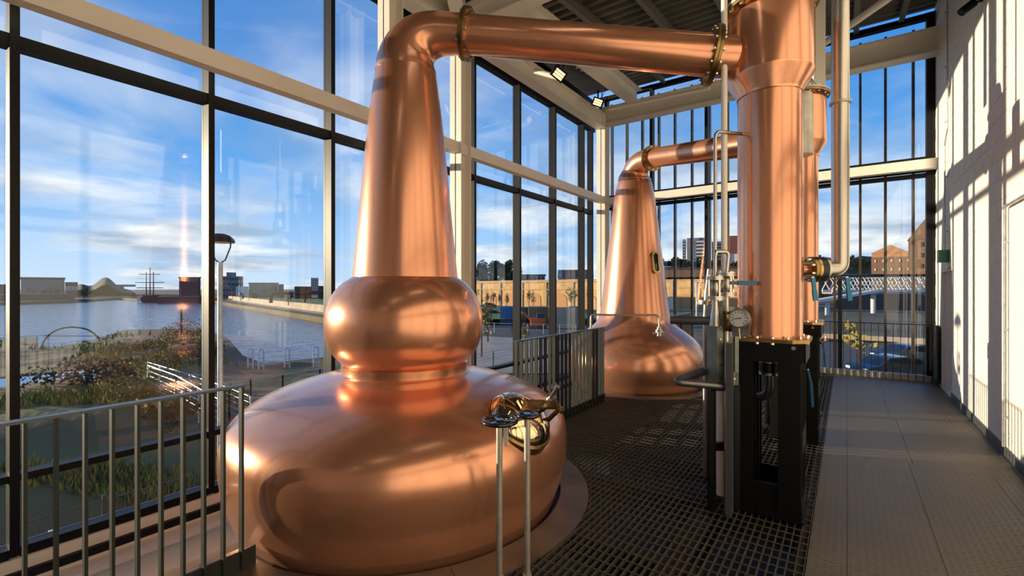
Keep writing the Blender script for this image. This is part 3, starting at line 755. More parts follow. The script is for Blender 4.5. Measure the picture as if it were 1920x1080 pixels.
k = MB(); k.bar(gc + gn*.014 - gx*.012, gc + gn*.014 + gx*.012, .004, .001, gn); k.bar(gc + gn*.014 + gx*.02 + gy*.004, gc + gn*.014 - gx*.038 - gy*.006, .004, .002, gn); k.build('needle', 'black', fc)
k = MB(); g0 = gc - gn*.05; k.add([g0 + gx*a + gy*b - gn*d_ for d_ in (0,.015) for a,b in ((-.072,0),(.072,0),(.05,-.14),(-.062,-.14))], [(0,1,2,3),(7,6,5,4),(0,4,5,1),(1,5,6,2),(2,6,7,3),(3,7,4,0)])
k.build('bracket', 'gauge_grey', t, smooth=False)
k = MB(); k.tube([gc - gy*.07 + gn*.0, gc - gy*.09, gc - gy*.15 + gx*.006], .006, 8); k.build('capillary', 'brass', t)
# riveted sight box on its black legs
bx0 = at(1356,650,3.70)
t = thing('sight_box', 'riveted green steel sight box with glass front on black legs', 'box', (bx0.x,bx0.y,0))
wv = .085
def lp(a, b, z): return Vector((bx0.x,bx0.y,z)) + cr*a + cf*b
def obox(mb, a0, a1, b0, b1, z0, z1):
    return mb.add([lp(a,b,z) for z in (z0,z1) for a,b in ((a0,b0),(a1,b0),(a1,b1),(a0,b1))], [(0,3,2,1),(4,5,6,7),(0,1,5,4),(1,2,6,5),(2,3,7,6),(3,0,4,7)])
zt, zb = at(0,575,3.62).z, at(0,722,3.62).z
k = MB(); obox(k,-wv,-wv+.05,-.08,-.06,zb,zt); obox(k,wv-.03,wv,-.08,-.06,zb,zt); obox(k,-wv,wv,-.08,-.06,zb,zb+.10); obox(k,-wv,wv,-.08,-.06,zt-.04,zt); obox(k,-wv,wv,.10,.12,zb,zt); obox(k,-wv,-wv+.01,-.07,.11,zb,zt)
bo = k.build('case', 'galv_green', t, smooth=False)
obox(MB(),-wv+.045,wv-.025,-.068,-.062,zb+.09,zt-.03).build('glass_pane', 'glass', t, smooth=False)
k = MB()
for i in range(6): p = lp(-wv+.025,-.08,zb+.05+i*(zt-zb-.1)/5); k.cyl(p, p - cf*.008, .008, n=8)
for i in range(3): p = lp(-wv+.025+i*.055,-.08,zb+.05); k.cyl(p, p - cf*.008, .008, n=8)
o = k.build('rivets', 'copper_seam', bo); o['kind'] = 'stuff'
k = MB(); k.cyl(lp(.02,.02,zb+.1), lp(.02,.02,zt-.05), .04, n=16); k.build('inner_float', 'brass_old', t)
for a in (-wv-.022, wv+.0): obox(MB(), a-.022, a+.022, -.06, .0, .004, zb).build('leg', 'black', t, smooth=False)
obox(MB(), -wv, wv, -.055, -.01, .47, .53).build('cross_rail', 'black', t, smooth=False)
obox(MB(), -wv-.04, wv+.02, -.06, .0, zb-.05, zb).build('top_rail', 'black', t, smooth=False)
# flat post beside the stand
ps_ = at(1368,800,3.55); t = MB().bx(ps_.x-.02, ps_.x+.02, ps_.y-.045, ps_.y+.045, .02, 1.33).build('support_post', 'post_grey', smooth=False); tag(t, 'flat grey steel post bolted to the left of the nearest stand', 'post')
pg = at(1347,800,4.3); t = MB().bx(pg.x-.025, pg.x+.025, pg.y-.02, pg.y+.02, .0, 1.05).build('support_post', 'galv_green', smooth=False); tag(t, 'pale green steel post behind the black legged sight box', 'post')
# looping steam pipe
tl = 3.62
lpz = [at(1372,726,tl-.02), at(1263,716,tl+.05), at(1310,697,tl+.20), at(1352,696,tl+.30), at(1352,760,tl+.30)]
t = thing('loop_pipe', 'thick grey pipe loop jutting left below the sight box', 'pipe', lpz[1])
MB().tube(rbend(lpz[:4] + [Vector((lpz[3].x,lpz[3].y,.55))], .08, 8), .030, 16).build('pipe', 'pipe_grey', t)
MB().cyl((lpz[3].x,lpz[3].y,.004), (lpz[3].x,lpz[3].y,1.0), .037, n=18).build('lagged_pipe', 'cream', t)
MB().tube([at(1300,704,tl+.16), at(1309,698,tl+.20), at(1318,696,tl+.22)], .038, 16).build('joint', 'pipe_grey', t)

# handwheel valves by the first still
def handwheel(label, x, y, h_, R):
    t = thing('handwheel_valve', label, 'valve', (x,y,0))
    MB().cyl((x,y,.004), (x,y,h_-.02), .019, n=18).build('spindle_tube', 'steel_matt', t)
    MB().cyl((x,y,h_-.03), (x,y,h_+.012), .013, n=12).build('spindle', 'bolt', t)
    w_ = MB(); w_.torus((x,y,h_+.004), (0,0,1), R-.012, .013, 40, 12)
    for i in range(3):
        a = i*2*math.pi/3 + .5; w_.bar((x,y,h_), (x+(R-.01)*math.cos(a), y+(R-.01)*math.sin(a), h_+.003), .02, .012)
    w_.cyl((x,y,h_-.012), (x,y,h_+.014), .024, n=16); w_.build('wheel', 'black_gloss', t)
    MB().lathe([(.028,.004),(.028,.012),(.02,.014)], 24, Matrix.Translation((x,y,0))).build('foot', 'steel_matt', t)
    return t
h1 = handwheel('larger black handwheel on a steel spindle in front of the manhole', -1.70, 2.225, .945, .115)
MB().bx(-1.676,-1.646,2.236,2.240,.80,.915).build('paper_tag', 'white', h1, smooth=False)
handwheel('smaller black handwheel on a steel spindle in front of the manhole', -1.575, 2.34, .975, .07)

# ================================================================== RAILINGS
rb = unit_box('rail_paint', 'baluster')
def railing(label, b0, b1, hgt=1.15, a=FE):
    t = thing('railing', label, 'railing', (a, (b0+b1)/2, 0))
    MB().bx(a-.027, a+.027, b0-.006, b1+.006, hgt-.014, hgt).build('top_rail', 'rail_top', t, smooth=False)
    MB().bx(a-.012, a+.0, b0, b1+.08, -.14, .118).build('toe_plate', 'rail_paint', t, smooth=False)
    n = int(round((b1-b0)/.104))
    for i in range(n+1):
        inst(rb, 'baluster', t, (a-.0, b0+.007+(b1-b0-.014)*i/n, (hgt-.014+.0)/2), (.042, .014, hgt-.014))
    return t
railing('dark railing of flat bars overlooking the river on the left', -4.9, 1.36)
railing('dark railing of flat bars between the two stills', 4.30, 6.62)
railing('dark railing of flat bars in the corner beyond the far still', 9.95, BF-.3)
t = thing('railing', 'thin black railing in front of the far end windows', 'railing', (.4, BF-.30, 0))
MB().bx(FP-.3, AR-.04, BF-.325, BF-.285, 1.06, 1.075).build('top_rail', 'black', t, smooth=False)
rb2 = unit_box('black', 'thin_baluster')
for i in range(17): inst(rb2, 'baluster', t, (FP-.29+i*.1105, BF-.305, .53), (.008,.03,1.06))
MB().bx(AR-.06, AR-.035, BF-.75, BF-.30, .04, 1.08).build('end_panel', 'rail_paint', t, smooth=False)

# ================================================================== SMALL FITTINGS
def flood(label, p, aim):
    p = Vector(p); t = thing('floodlight', label, 'light', p); n = Vector(aim).normalized(); M = Matrix.Translation(p) @ Vector((0,0,1)).rotation_difference(n).to_matrix().to_4x4()
    def ob(mb, a, b, c_): 
        vs = [M @ Vector((x,y,z)) for z in c_ for x,y in ((a[0],b[0]),(a[1],b[0]),(a[1],b[1]),(a[0],b[1]))]
        return mb.add(vs, [(0,3,2,1),(4,5,6,7),(0,1,5,4),(1,2,6,5),(2,3,7,6),(3,0,4,7)])
    ob(MB(), (-.13,.13), (-.10,.10), (-.12,.03)).build('housing', 'black', t, smooth=False)
    for i in range(3): ob(MB(), (-.095,.095), (-.07+i*.05,-.032+i*.05), (.03,.036)).build('lamp', 'lamp_on', t, smooth=False)
    k = MB(); k.cyl(Vector(p) - n*.06, Vector(p) - n*.06 + Vector((0,0,.30)), .018, n=10); k.torus(Vector(p) - n*.1 + Vector((.10,0,.16)), (1,.4,0), .07, .008, 20, 6); k.build('bracket', 'black', t)
    MB().tube([Vector(p) - n*.08, Vector(p) + Vector((.18,0,.22)), Vector(p) + Vector((.20,0,.6))], .007, 6).build('cable', 'black', t)
flood('left floodlight glowing under the eaves beam', at(1048,139,8.55), (.5,-.7,-.5))
flood('right floodlight glowing by the corner column', at(1121,192,10.9), (.35,-.85,-.3))
t = thing('exit_sign', 'green emergency sign box above the far door', 'sign', (AR-.06, 10.35, 2.22))
MB().bx(AR-.13, AR, 10.22, 10.26, 2.17, 2.37).build('panel', 'green', t, smooth=False)
MB().bx(AR-.13, AR, 10.26, 10.42, 2.17, 2.37).build('housing', 'white', t, smooth=False)
MB().bx(AR-.06, AR, 10.20, 10.34, 2.06, 2.10).build('closer', 'steel_matt', t, smooth=False)
def conduit(label, pts, r=.011):
    t = thing('conduit', label, 'conduit', pts[-1]); MB().tube(rbend(pts, .04), r, 10).build('tube', 'galv', t)
    z0 = min(p[2] for p in pts); z1 = max(p[2] for p in pts); k = MB(); z = z0 + .3
    while z < z1-.1:
        yy = pts[0][1]; k.box((AR-.022, pts[-1][1], z), (.036,.035,.02)); z += .9
    o = k.build('clips', 'galv', t, smooth=False); o['kind'] = 'stuff'
cx = AR-.04
b_ = on_a(1892, 600, AR).y
zt_ = on_a(1892, 388, AR).z
conduit('galvanised conduit dropping to the skirting on the near block wall', [(cx,b_-1.2,zt_+.02),(cx,b_,zt_),(cx,b_,.12)], .014)
b_ = on_a(1784, 200, AR).y
conduit('galvanised conduit running down to the green sign box', [(cx,b_,6.3),(cx,b_,4.15),(cx,b_+.28,4.05),(cx,10.35,2.38)] if False else [(cx,10.1,6.4),(cx,10.1,4.3),(cx,10.36,4.1),(cx,10.36,2.38)], .011)
k = thing('wall_lamp', 'small black spotlight high on the block wall', 'light', on_a(1826,5,AR-.08)); p = on_a(1826,5,AR-.08)
MB().cyl(p, p + Vector((-.12,-.04,-.10)), .05, n=16).build('head', 'black', k); MB().cyl(p, Vector((AR,p.y,p.z)), .015, n=8).build('arm', 'black', k)
b_ = on_a(1872, 100, AR)

# ================================================================== OUTDOORS
ZG, ZW = -3.5, -4.5
tag(MB().add([(-2500,-900,ZW),(900,-900,ZW),(900,2500,ZW),(-2500,2500,ZW)], [(0,1,2,3)]).build('river', 'water', smooth=False), 'wide blue river with small ripples', kind='structure')
shore_far = [(-150,574),(40,571),(130,568),(220,562),(300,566),(400,568),(420,572),(606,606),(700,634)]
shore_near = [(690,657),(603,695),(493,708),(455,690),(430,655),(380,628),(300,632),(235,633),(190,650),(110,672),(72,672),(70,650),(0,652),(-150,655)]
pl = [Vector((-1600,60,0))] + [on_z(u,v,ZW) for u,v in shore_far + shore_near] + [Vector((-300,-200,0)),Vector((300,-200,0)),Vector((1600,0,0)),Vector((1600,1600,0)),Vector((-1600,1600,0))]
bm_ = bmesh.new()
tv = [bm_.verts.new((p.x,p.y,ZG)) for p in pl]; bv = [bm_.verts.new((p.x,p.y,ZW-.4)) for p in pl]
bm_.faces.new(tv)
for i in range(len(pl)): bm_.faces.new((tv[i], bv[i], bv[(i+1)%len(pl)], tv[(i+1)%len(pl)]))
bmesh.ops.recalc_face_normals(bm_, faces=bm_.faces); bmesh.ops.triangulate(bm_, faces=[f for f in bm_.faces if len(f.verts) > 4])
me = bpy.data.meshes.new('ground'); bm_.to_mesh(me); me.materials.append(MAT['land'])
gd = bpy.data.objects.new('ground', me); COL.objects.link(gd); tag(gd, 'flat open riverside ground around the building', kind='structure')
# rough bank in front of the windows
from mathutils import noise
near_poly = [on_z(u,v,ZW) for u,v in shore_near] 
near_poly = [(p.x,p.y) for p in near_poly] + [(-78,-40),(-6.5,-40),(-6.5,22)]
def sdist(x, y):
    ins = False; dm = 1e9; n = len(near_poly)
    for i in range(n):
        x1, y1 = near_poly[i]; x2, y2 = near_poly[(i+1)%n]
        if (y1 > y) != (y2 > y) and x < (x2-x1)*(y-y1)/(y2-y1)+x1: ins = not ins
        dx, dy = x2-x1, y2-y1; t = max(0, min(1, ((x-x1)*dx+(y-y1)*dy)/(dx*dx+dy*dy+1e-9)))
        dm = min(dm, math.hypot(x-x1-t*dx, y-y1-t*dy))
    return dm if ins else -dm
def ground_h(x, y):
    s_ = sdist(x, y); k = max(0, min(1, (s_+.6)/3.5)); k = k*k*(3-2*k)
    h_ = ZW - .5 + 1.85*k
    h_ += k*(.28*noise.noise((x*.13,y*.13,1)) + .16*noise.noise((x*.4,y*.4,5)) + .07*noise.noise((x*1.3,y*1.3,2)))
    sx_ = max(0,min(1,(-x-10.5)/8.5)); sx_ = sx_*sx_*(3-2*sx_); dx_ = max(0,min(1,(x+42)/17)); sb_ = max(0,min(1,(8.5-y)/3.5)); h_ += k*1.1*sx_*dx_*sb_
    pd = math.hypot((x-PUD.x)/3.3, (y-PUD.y)/4.1)
    if pd < 1.3: h_ = min(h_, -2.95 + max(0, pd-.8)*.5)
    return h_
PUD = on_z(42,722,-2.85)
gx0, gx1, gy0, gy1, rs = -52, -6.6, -14, 20, .5
nx, ny = int((gx1-gx0)/rs), int((gy1-gy0)/rs); vs = []; 
for j in range(ny+1):
    for i in range(nx+1):
        x, y = gx0+i*rs, gy0+j*rs; vs.append((x, y, ground_h(x,y)))
tr = MB().add(vs, [(j*(nx+1)+i, j*(nx+1)+i+1, (j+1)*(nx+1)+i+1, (j+1)*(nx+1)+i) for j in range(ny) for i in range(nx)]).build('river_bank', 'soil')
tag(tr, 'rough brown earth bank with weeds beside the river', 'bank', kind='structure')
k = MB(); nn = 40; rng = random.Random(3)
k.add([PUD + Vector((3.2*math.cos(2*math.pi*i/nn)*(1+.12*math.sin(i*.9)), 4.0*math.sin(2*math.pi*i/nn)*(1+.10*math.cos(i*1.7)), +.0)) for i in range(nn)], [tuple(range(nn))])
tag(k.build('puddle', 'puddle', smooth=False), 'bright puddle lying on the earth bank', 'puddle')

def leaves(mb, c, rx, rz, n, size, rng, lumps=7):
    L_ = [(Vector((rng.uniform(-.6,.6)*rx, rng.uniform(-.6,.6)*rx, rng.uniform(-.55,.6)*rz)), rng.uniform(.35,.6)) for _ in range(lumps)]
    for _ in range(n):
        o, r = rng.choice(L_); d = Vector((rng.gauss(0,1), rng.gauss(0,1), rng.gauss(0,1))).normalized()
        p = Vector(c) + o + Vector((d.x*rx*r, d.y*rx*r, d.z*rz*r))*rng.uniform(.6,1)
        a = Vector((rng.gauss(0,1), rng.gauss(0,1), rng.gauss(0,1))).normalized(); b = a.cross(d if abs(a.dot(d)) < .95 else Vector((0,0,1))).normalized(); s_ = size*rng.uniform(.6,1.3)
        mb.add([p-a*s_, p+b*s_*.6, p+a*s_, p-b*s_*.6], [(0,1,2,3)])
def tree(label, u, vt, vb, t_, wpx, mt='leaf', n=500, rng=random.Random(11), group=None, name='tree', trunk=True):
    base = at(u, vb, t_); h_ = (vb-vt)/F*t_; rx = wpx/F*t_/2
    t = thing(name, label, 'tree' if name == 'tree' else 'shrub', base, group=group)
    k = MB(); cz = h_*(.6 if trunk else .5); rz = h_*(.42 if trunk else .5)
    leaves(k, base + Vector((0,0,cz)), rx, rz, n, rx*.16+.02, rng); k.build('crown', mt, t, smooth=False)
    if trunk:
        k = MB(); r = max(.03, h_*.02); k.tube([base - Vector((0,0,.3)), base + Vector((0,0,h_*.4)), base + Vector((.05*rx,0,h_*.75))], [r, r*.8, r*.4], 8); k.build('trunk', 'bark', t)
    return t
wb = {}
def ub_(mt):
    if mt not in wb: wb[mt] = unit_box(mt, 'window_unit')
    return wb[mt]
def bld(name, label, u0, u1, vt, vb, t_, dep, mt, win=None, roof=None, cat='building', group=None, rz=0):
    ph = math.atan(((u0+u1)/2-960)/F); base = at((u0+u1)/2, vb, t_); wd = (u1-u0)/F*t_*math.cos(ph); h_ = (vb-vt)/F*t_
    t = thing(name, label, cat, base, TH-ph, group=group)
    MB().bx(-wd/2, wd/2, 0, dep, min(-.3, ZG-.3-base.z), h_).build('body', mt, t, local=True, smooth=False)
    if roof:
        kind, rh, rm = roof; k = MB()
        if kind == 'gable': k.add([(-wd/2-.2,-.2,h_),(wd/2+.2,-.2,h_),(wd/2+.2,dep+.2,h_),(-wd/2-.2,dep+.2,h_),(-wd/2-.2,dep/2,h_+rh),(wd/2+.2,dep/2,h_+rh)], [(0,1,5,4),(2,3,4,5),(0,4,3),(1,2,5),(0,3,2,1)])
        elif kind == 'front': k.add([(-wd/2-.2,-.2,h_),(wd/2+.2,-.2,h_),(wd/2+.2,dep+.2,h_),(-wd/2-.2,dep+.2,h_),(0,-.2,h_+rh),(0,dep,h_+rh)], [(0,1,4),(1,2,5,4),(2,3,5),(3,0,4,5),(0,3,2,1)])
        else: k.bx(-wd/2-.3, wd/2+.3, -.3, dep+.3, h_, h_+rh)
        k.build('roof', rm, t, local=True, smooth=False)
    if win:
        r_, c_, fr, wm = win
        for i in range(r_):
            for j in range(c_):
                o = bpy.data.objects.new('window', ub_(wm)); COL.objects.link(o); o.parent = t
                cw, chh = wd/c_, h_/r_
                o.location = (-wd/2+cw*(j+.5), -.02, chh*(i+.55)); o.scale = (cw*fr[0], .3, chh*fr[1])
    return t
# far bank on the left
bld('warehouse','long grey riverside shed on the far left bank', 40, 122, 524, 556, 260, 40, 'bgrey', roof=('flat',1.2,'bdark'))
bld('warehouse','smaller dark shed beside the long grey riverside shed', 122, 146, 529, 556, 262, 30, 'bdark', win=(1,6,(.5,.3),'bwhite'))
bld('warehouse','low dark sheds at the left edge of the far bank', -60, 16, 533, 562, 210, 30, 'bdark')
bld('quay','dark quay wall below the far left sheds', -120, 150, 552, 572, 190, 12, 'bdark', cat='quay')
bld('museum','dark angular metal clad hall at the far river quay', 336, 376, 521, 564, 215, 25, 'bdark', roof=('flat',.4,'slate'))
bld('quay','dark quay under the angular hall and tall ship', 296, 400, 556, 568, 196, 8, 'ship', cat='quay')
k = MB(); hc = at(180,556,300)
hv = []
for i in range(21):
    u = 142 + i*5.6; hh = 15*math.exp(-((u-198)/26)**2) + 9*math.exp(-((u-150)/20)**2) + 4*math.exp(-((u-240)/16)**2)
    p = at(u,556,300); q = at(u,556,380); hv += [Vector((p.x,p.y,ZW-1)), Vector((p.x,p.y,ZW+hh*.55)), Vector((q.x,q.y,ZW+hh))]
k.add(hv, [(i*3+j,(i+1)*3+j,(i+1)*3+j+1,i*3+j+1) for i in range(20) for j in range(2)])
tag(k.build('hill', 'leaf_dark'), 'dark wooded mound on the far left bank', 'hill', kind='structure')
for i, u in enumerate((24, 60, 88, 105, 158, 172)):
    tree(['dark tree at the left end of the far bank','bushy green tree before the long grey shed','second green tree before the long grey shed','small green tree before the long grey shed','dark tree right of the sheds on the far bank','low dark tree before the wooded mound'][i], u, 536+(i%3)*3, 562, 215, 16, 'leaf_dark' if i in (0,4,5) else 'leaf', 160, random.Random(20+i), group='far bank trees')
# tall ship
sb = at(281,566,205); t = thing('tall_ship', 'three masted tall ship moored at the far quay', 'ship', sb, TH)
vs = []
for i in range(13):
    s_ = -1+2*i/12; wdt = 1.9*(1-abs(s_)**3)+.05; zz = .5*s_*s_
    vs += [(s_*2.9*1.4, -wdt, 2.6+zz), (s_*2.7*1.4, -wdt*.6, -.6), (s_*2.7*1.4, wdt*.6, -.6), (s_*2.9*1.4, wdt, 2.6+zz)]
k = MB().add(vs, [(i*4+j,(i+1)*4+j,(i+1)*4+(j+1)%4,i*4+(j+1)%4) for i in range(12) for j in range(4)]); k.build('hull', 'ship', t, local=True)
MB().bx(-4.6,-3.2,-1.2,1.2,.2,2.4).build('stern_panel', 'bwhite', t, local=True, smooth=False)
for x in (-1.6, .1, 1.6):
    mk = MB().cyl((x,0,2), (x,0,15.2-abs(x-.1)*1.2), .24, .14, 8).build('mast', 'ship', t, local=True)
    for z, hw in ((6.2,4.2),(8.6,4.8),(12.2,3.0)): MB().cyl((x-hw,-.15,z), (x+hw,-.15,z), .16, n=6).build('yard', 'ship', mk, local=True)
k = at(228,546,420); t = thing('harbour_crane', 'pale hammerhead crane on the far horizon', 'crane', k, TH)
MB().bx(-1.2,1.2,-1,1,-4,4).build('tower','bgrey',t,local=True,smooth=False); MB().bx(-8,12,-1,1,4,6).build('jib','bgrey',t,local=True,smooth=False)
tag(MB().cyl(at(340,640,30), at(340,540,30), .06, n=8).build('pole', 'bark'), 'slim dark pole at the end of the earth bank', 'pole')
# arched frame in the shallows
ap = [at(75,668,37), at(80,640,37), at(100,620,37), at(130,612,37), at(165,617,37), at(185,632,37), at(194,655,37)]
t = thing('arch_frame', 'thin rusty arched hoop frame at the water edge', 'frame', ap[0]); MB().tube(rbend(ap, 2), .06, 8).build('hoop','bark',t)
MB().cyl(at(82,630,37), at(188,630,37), .03, n=6).build('tie','bark',t)
# second reach: quay, sheds and towers
q = [on_z(405,566,ZW), on_z(470,580,ZW), on_z(540,593,ZW), on_z(606,605,ZW), on_z(690,626,ZW)]
k = MB(); vs = []
for p in q:
    n = Vector((.75,.66,0)); vs += [p + Vector((0,0,-.5)), p + Vector((0,0,.7)) + n*.5, p + n*5 + Vector((0,0,1.2)), p + n*5.2 + Vector((0,0,2.7)), p + n*6 + Vector((0,0,2.7)), p + n*6 + Vector((0,0,0))]
k.add(vs, [(i*6+j,(i+1)*6+j,(i+1)*6+j+1,i*6+j+1) for i in range(4) for j in range(5)])
tag(k.build('quay_wall', 'paving', smooth=False), 'long pale quay wall curving along the opposite bank', 'wall', kind='structure')
k = MB(); vs = []
for p in q: n = Vector((.75,.66,0)); vs += [p + n*6 + Vector((0,0,1.9)), p + n*40 + Vector((0,0,1.9))]
k.add(vs, [(i*2,(i+1)*2,(i+1)*2+1,i*2+1) for i in range(4)]); tag(k.build('lawn', 'grass', smooth=False), 'green verge behind the pale quay wall', 'lawn', kind='structure')
t = bld('office_block','pale concrete office block behind the white shed', 412, 456, 518, 560, 230, 25, 'bgrey', win=(4,8,(.6,.35),'bdark'))
MB().bx(-2.2,2.0,6,14,11,13.2).build('roof_plant', 'bgrey', t, local=True, smooth=False)
bld('warehouse','white fronted shed on the opposite quay', 442, 466, 537, 560, 206, 7, 'bwhite')
bld('warehouse','long beige shed behind the white fronted shed', 467, 522, 532, 560, 216, 30, 'paving', roof=('flat',.5,'bgrey'))
bld('office_block','dark low works right of the beige shed', 522, 532, 533, 560, 214, 20, 'bdark')
bld('tower_block','slim grey tower block on the right of the far quay', 583, 597, 521, 560, 330, 12, 'bgrey', win=(8,3,(.6,.4),'bwhite'))
bld('office_block','red brick works with pipes on the far quay', 552, 584, 537, 562, 190, 20, 'brick_red', win=(2,6,(.4,.4),'bdark'))
bld('office_block','low dark works by the slim grey tower', 596, 625, 536, 562, 190, 20, 'bdark')
for i, u in enumerate((452, 478, 530, 545, 575, 604)):
    tree(['small dark tree by the white shed','dark tree before the beige shed','dark tree beside the low works','bushy dark tree near the red brick works','green tree under the slim tower','dark tree at the right end of the quay'][i], u, 545+(i%2)*3, 566, 165, 14, 'leaf_dark' if i%2 else 'leaf', 130, random.Random(40+i), group='far quay trees')
t = thing('pipe_bridge', 'dark bent pipe gantry standing on the far quay', 'gantry', at(508,566,120)); MB().tube(rbend([at(508,568,120), at(508,550,120), at(560,550,120), at(610,548,120)], 1.2), .45, 8).build('pipe','bark',t)
for u in (540,572): MB().cyl(at(u,567,120), at(u,550,120), .2, n=6).build('leg','bark',t)

# street lamp outside
lb = at(413,560,9.2); lb = Vector((lb.x,lb.y,0))
t = thing('street_lamp', 'grey street lamp with domed lantern outside the river window', 'lamp', (lb.x,lb.y,ZG))
zt_ = at(413,492,9.2).z
MB().cyl((lb.x,lb.y,ZG), (lb.x,lb.y,zt_), .055, .045, 16).build('post','galv',t)
cl = Vector((lb.x,lb.y,at(0,452,9.2).z))
for s_ in (-1,1):
    MB().tube([Vector((lb.x,lb.y,zt_-.02)), Vector((lb.x,lb.y,zt_+.05))+cr*s_*.10, cl + cr*s_*.20 - Vector((0,0,.12)), cl + cr*s_*.21], .014, 8).build('yoke','black',t)
MB().lathe([(.25,-.03),(.255,0),(.235,.05),(.17,.11),(.08,.145),(.001,.15)], 28, Matrix.Translation(cl)).build('lantern_dome','black',t)
MB().lathe([(.24,-.03),(.20,-.035),(.001,-.03)], 28, Matrix.Translation(cl)).build('lens','bwhite',t)

# galvanised ramp railings outside
def orail(label, pts, hgt=1.1, n=5, posts=1.6, mt='galv', r=.022):
    t = thing('ramp_railing', label, 'railing', pts[0]); up = Vector((0,0,1))
    for i in range(n):
        z = hgt*(1 - i/n*.92); MB().tube([p + up*z for p in pts], r if i == 0 else r*.5, 8).build('rail', mt, t)
    for a, b in zip(pts[:-1], pts[1:]):
        k_ = max(1, int((b-a).length/posts))
        for j in range(k_+1):
            p = a.lerp(b, j/k_); MB().bar(p, p + up*hgt, .05, .03, (1,0,0)).build('post', mt, t, smooth=False)
def gp(u, v, z=ZG+.05): return on_z(u,v,z)
def rp(u, v): p = on_z(u, v, ZG+1.15); p.z = max(ZG, ground_h(p.x,p.y) if p.x > -52 and p.y < 19 else ZG)+.03; return p
orail('white wired ramp railing zigzagging down outside the left window', [rp(277,704), rp(325,727), rp(430,766), rp(470,778)])
orail('galvanised railing along the walkway beyond the ramp', [rp(300,745), rp(355,738), rp(470,727), rp(530,716), rp(600,703), rp(660,694)])
orail('galvanised railing of the lower ramp landing', [rp(278,745), rp(330,770), rp(420,800)])
for i, (u, v) in enumerate(((465,700),(485,702),(534,697),(588,694))):
    p = on_z(u, v, ZG); t = thing('quay_ladder', ['white ladder hoop at the near quay edge','second white ladder hoop at the near quay edge','lone white post at the near quay edge','white twin hoop at the right of the near quay edge'][i], 'ladder', p)
    hh = 1.5; k = MB(); k.tube(rbend([p, p + Vector((0,0,hh)), p + Vector((0,0,hh)) + cr*.3, p + cr*.3], .15), .04, 8); k.build('hoop','bwhite',t)
    for z in (.5,1.0): MB().cyl(p + Vector((0,0,z)), p + cr*.3 + Vector((0,0,z)), .03, n=6).build('rung','bwhite',t)
tag(MB().add([on_z(440,745,ZG+.02), on_z(690,720,ZG+.02), on_z(690,690,ZG+.02), on_z(500,712,ZG+.02)], [(0,1,2,3)]).build('walkway', 'paving', smooth=False), 'pale paved walkway along the near quay edge', 'path', kind='structure')
# rails close under the window and mesh fence
ra = -7.3
t = thing('terrace_railing', 'grey pipe railing on the terrace just outside the window', 'railing', (ra,0,-2.1))
for z in (-1.02,-1.13,-1.24): MB().cyl((ra,-6,z),(ra,6.2,z),.022,n=8).build('rail','galv',t)
for b in (-4.2,-2.4,-.6,1.2,3.0,4.8): MB().bar((ra+.03,b,-2.2),(ra+.03,b,-.98),.04,.04,(1,0,0)).build('post','bwhite',t,smooth=False)
tag(MB().bx(-8.2,-5.85,-10,BF,-3.6,-2.1).build('terrace','paving',smooth=False), 'narrow paved terrace outside the river window', 'terrace', kind='structure')
t = thing('mesh_fence', 'dark wire mesh fence standing on the earth bank', 'fence', (-10.5,0,ZG))
k = MB(); b = -6.0
while b < 8: k.bx(-10.504,-10.496,b-.004,b+.004,-3.3,-1.9); b += .11
for z in (-1.95,-2.6,-3.2): k.bx(-10.51,-10.49,-6,8,z-.01,z+.01)
o = k.build('wire_mesh','rail_paint',t,smooth=False); o['kind'] = 'stuff'
for b in (-6,-3.2,-.4,2.4,5.2,8): MB().bx(-10.53,-10.47,b-.03,b+.03,-3.5,-1.85).build('post','rail_paint',t,smooth=False)
# weeds on the bank
rng = random.Random(5); wl_ = [(150,640),(205,690),(240,665),(290,668),(315,650),(350,660),(330,700),(250,710),(210,735),(180,670),(370,640),(360,690),(280,735),(245,760),(200,800),(290,800),(215,815),(100,790),(330,640),(385,655),(400,670),(350,630),(310,690),(170,800),(345,835),(300,855),(330,870),(240,850)]
spots = ['near the shoreline','below the puddle','on the crest','at mid slope','close to the ramp','by the fence']
for i, (u, v) in enumerate(wl_):
    p = on_z(u, v, ZG); p.z = ground_h(p.x, p.y)
    t = thing('weed_clump', 'scrubby weed clump growing wild on the earth bank', 'weeds', p, group='weeds on the earth bank')
    k = MB(); rr = (.35+.5*rng.random())*(1 + (p.length/40)); leaves(k, p + Vector((0,0,rr*.35)), rr, rr*.5, 260, .09, rng, 9); k.build('leaves', ('leaf','leaf_yellow','leaf_dark')[i % 3], t, smooth=False)
    k = MB(); k.tube([p - Vector((0,0,.1)), p + Vector((.02,.03,rr*.5))], [.02,.008], 6); k.build('stem','bark',t)

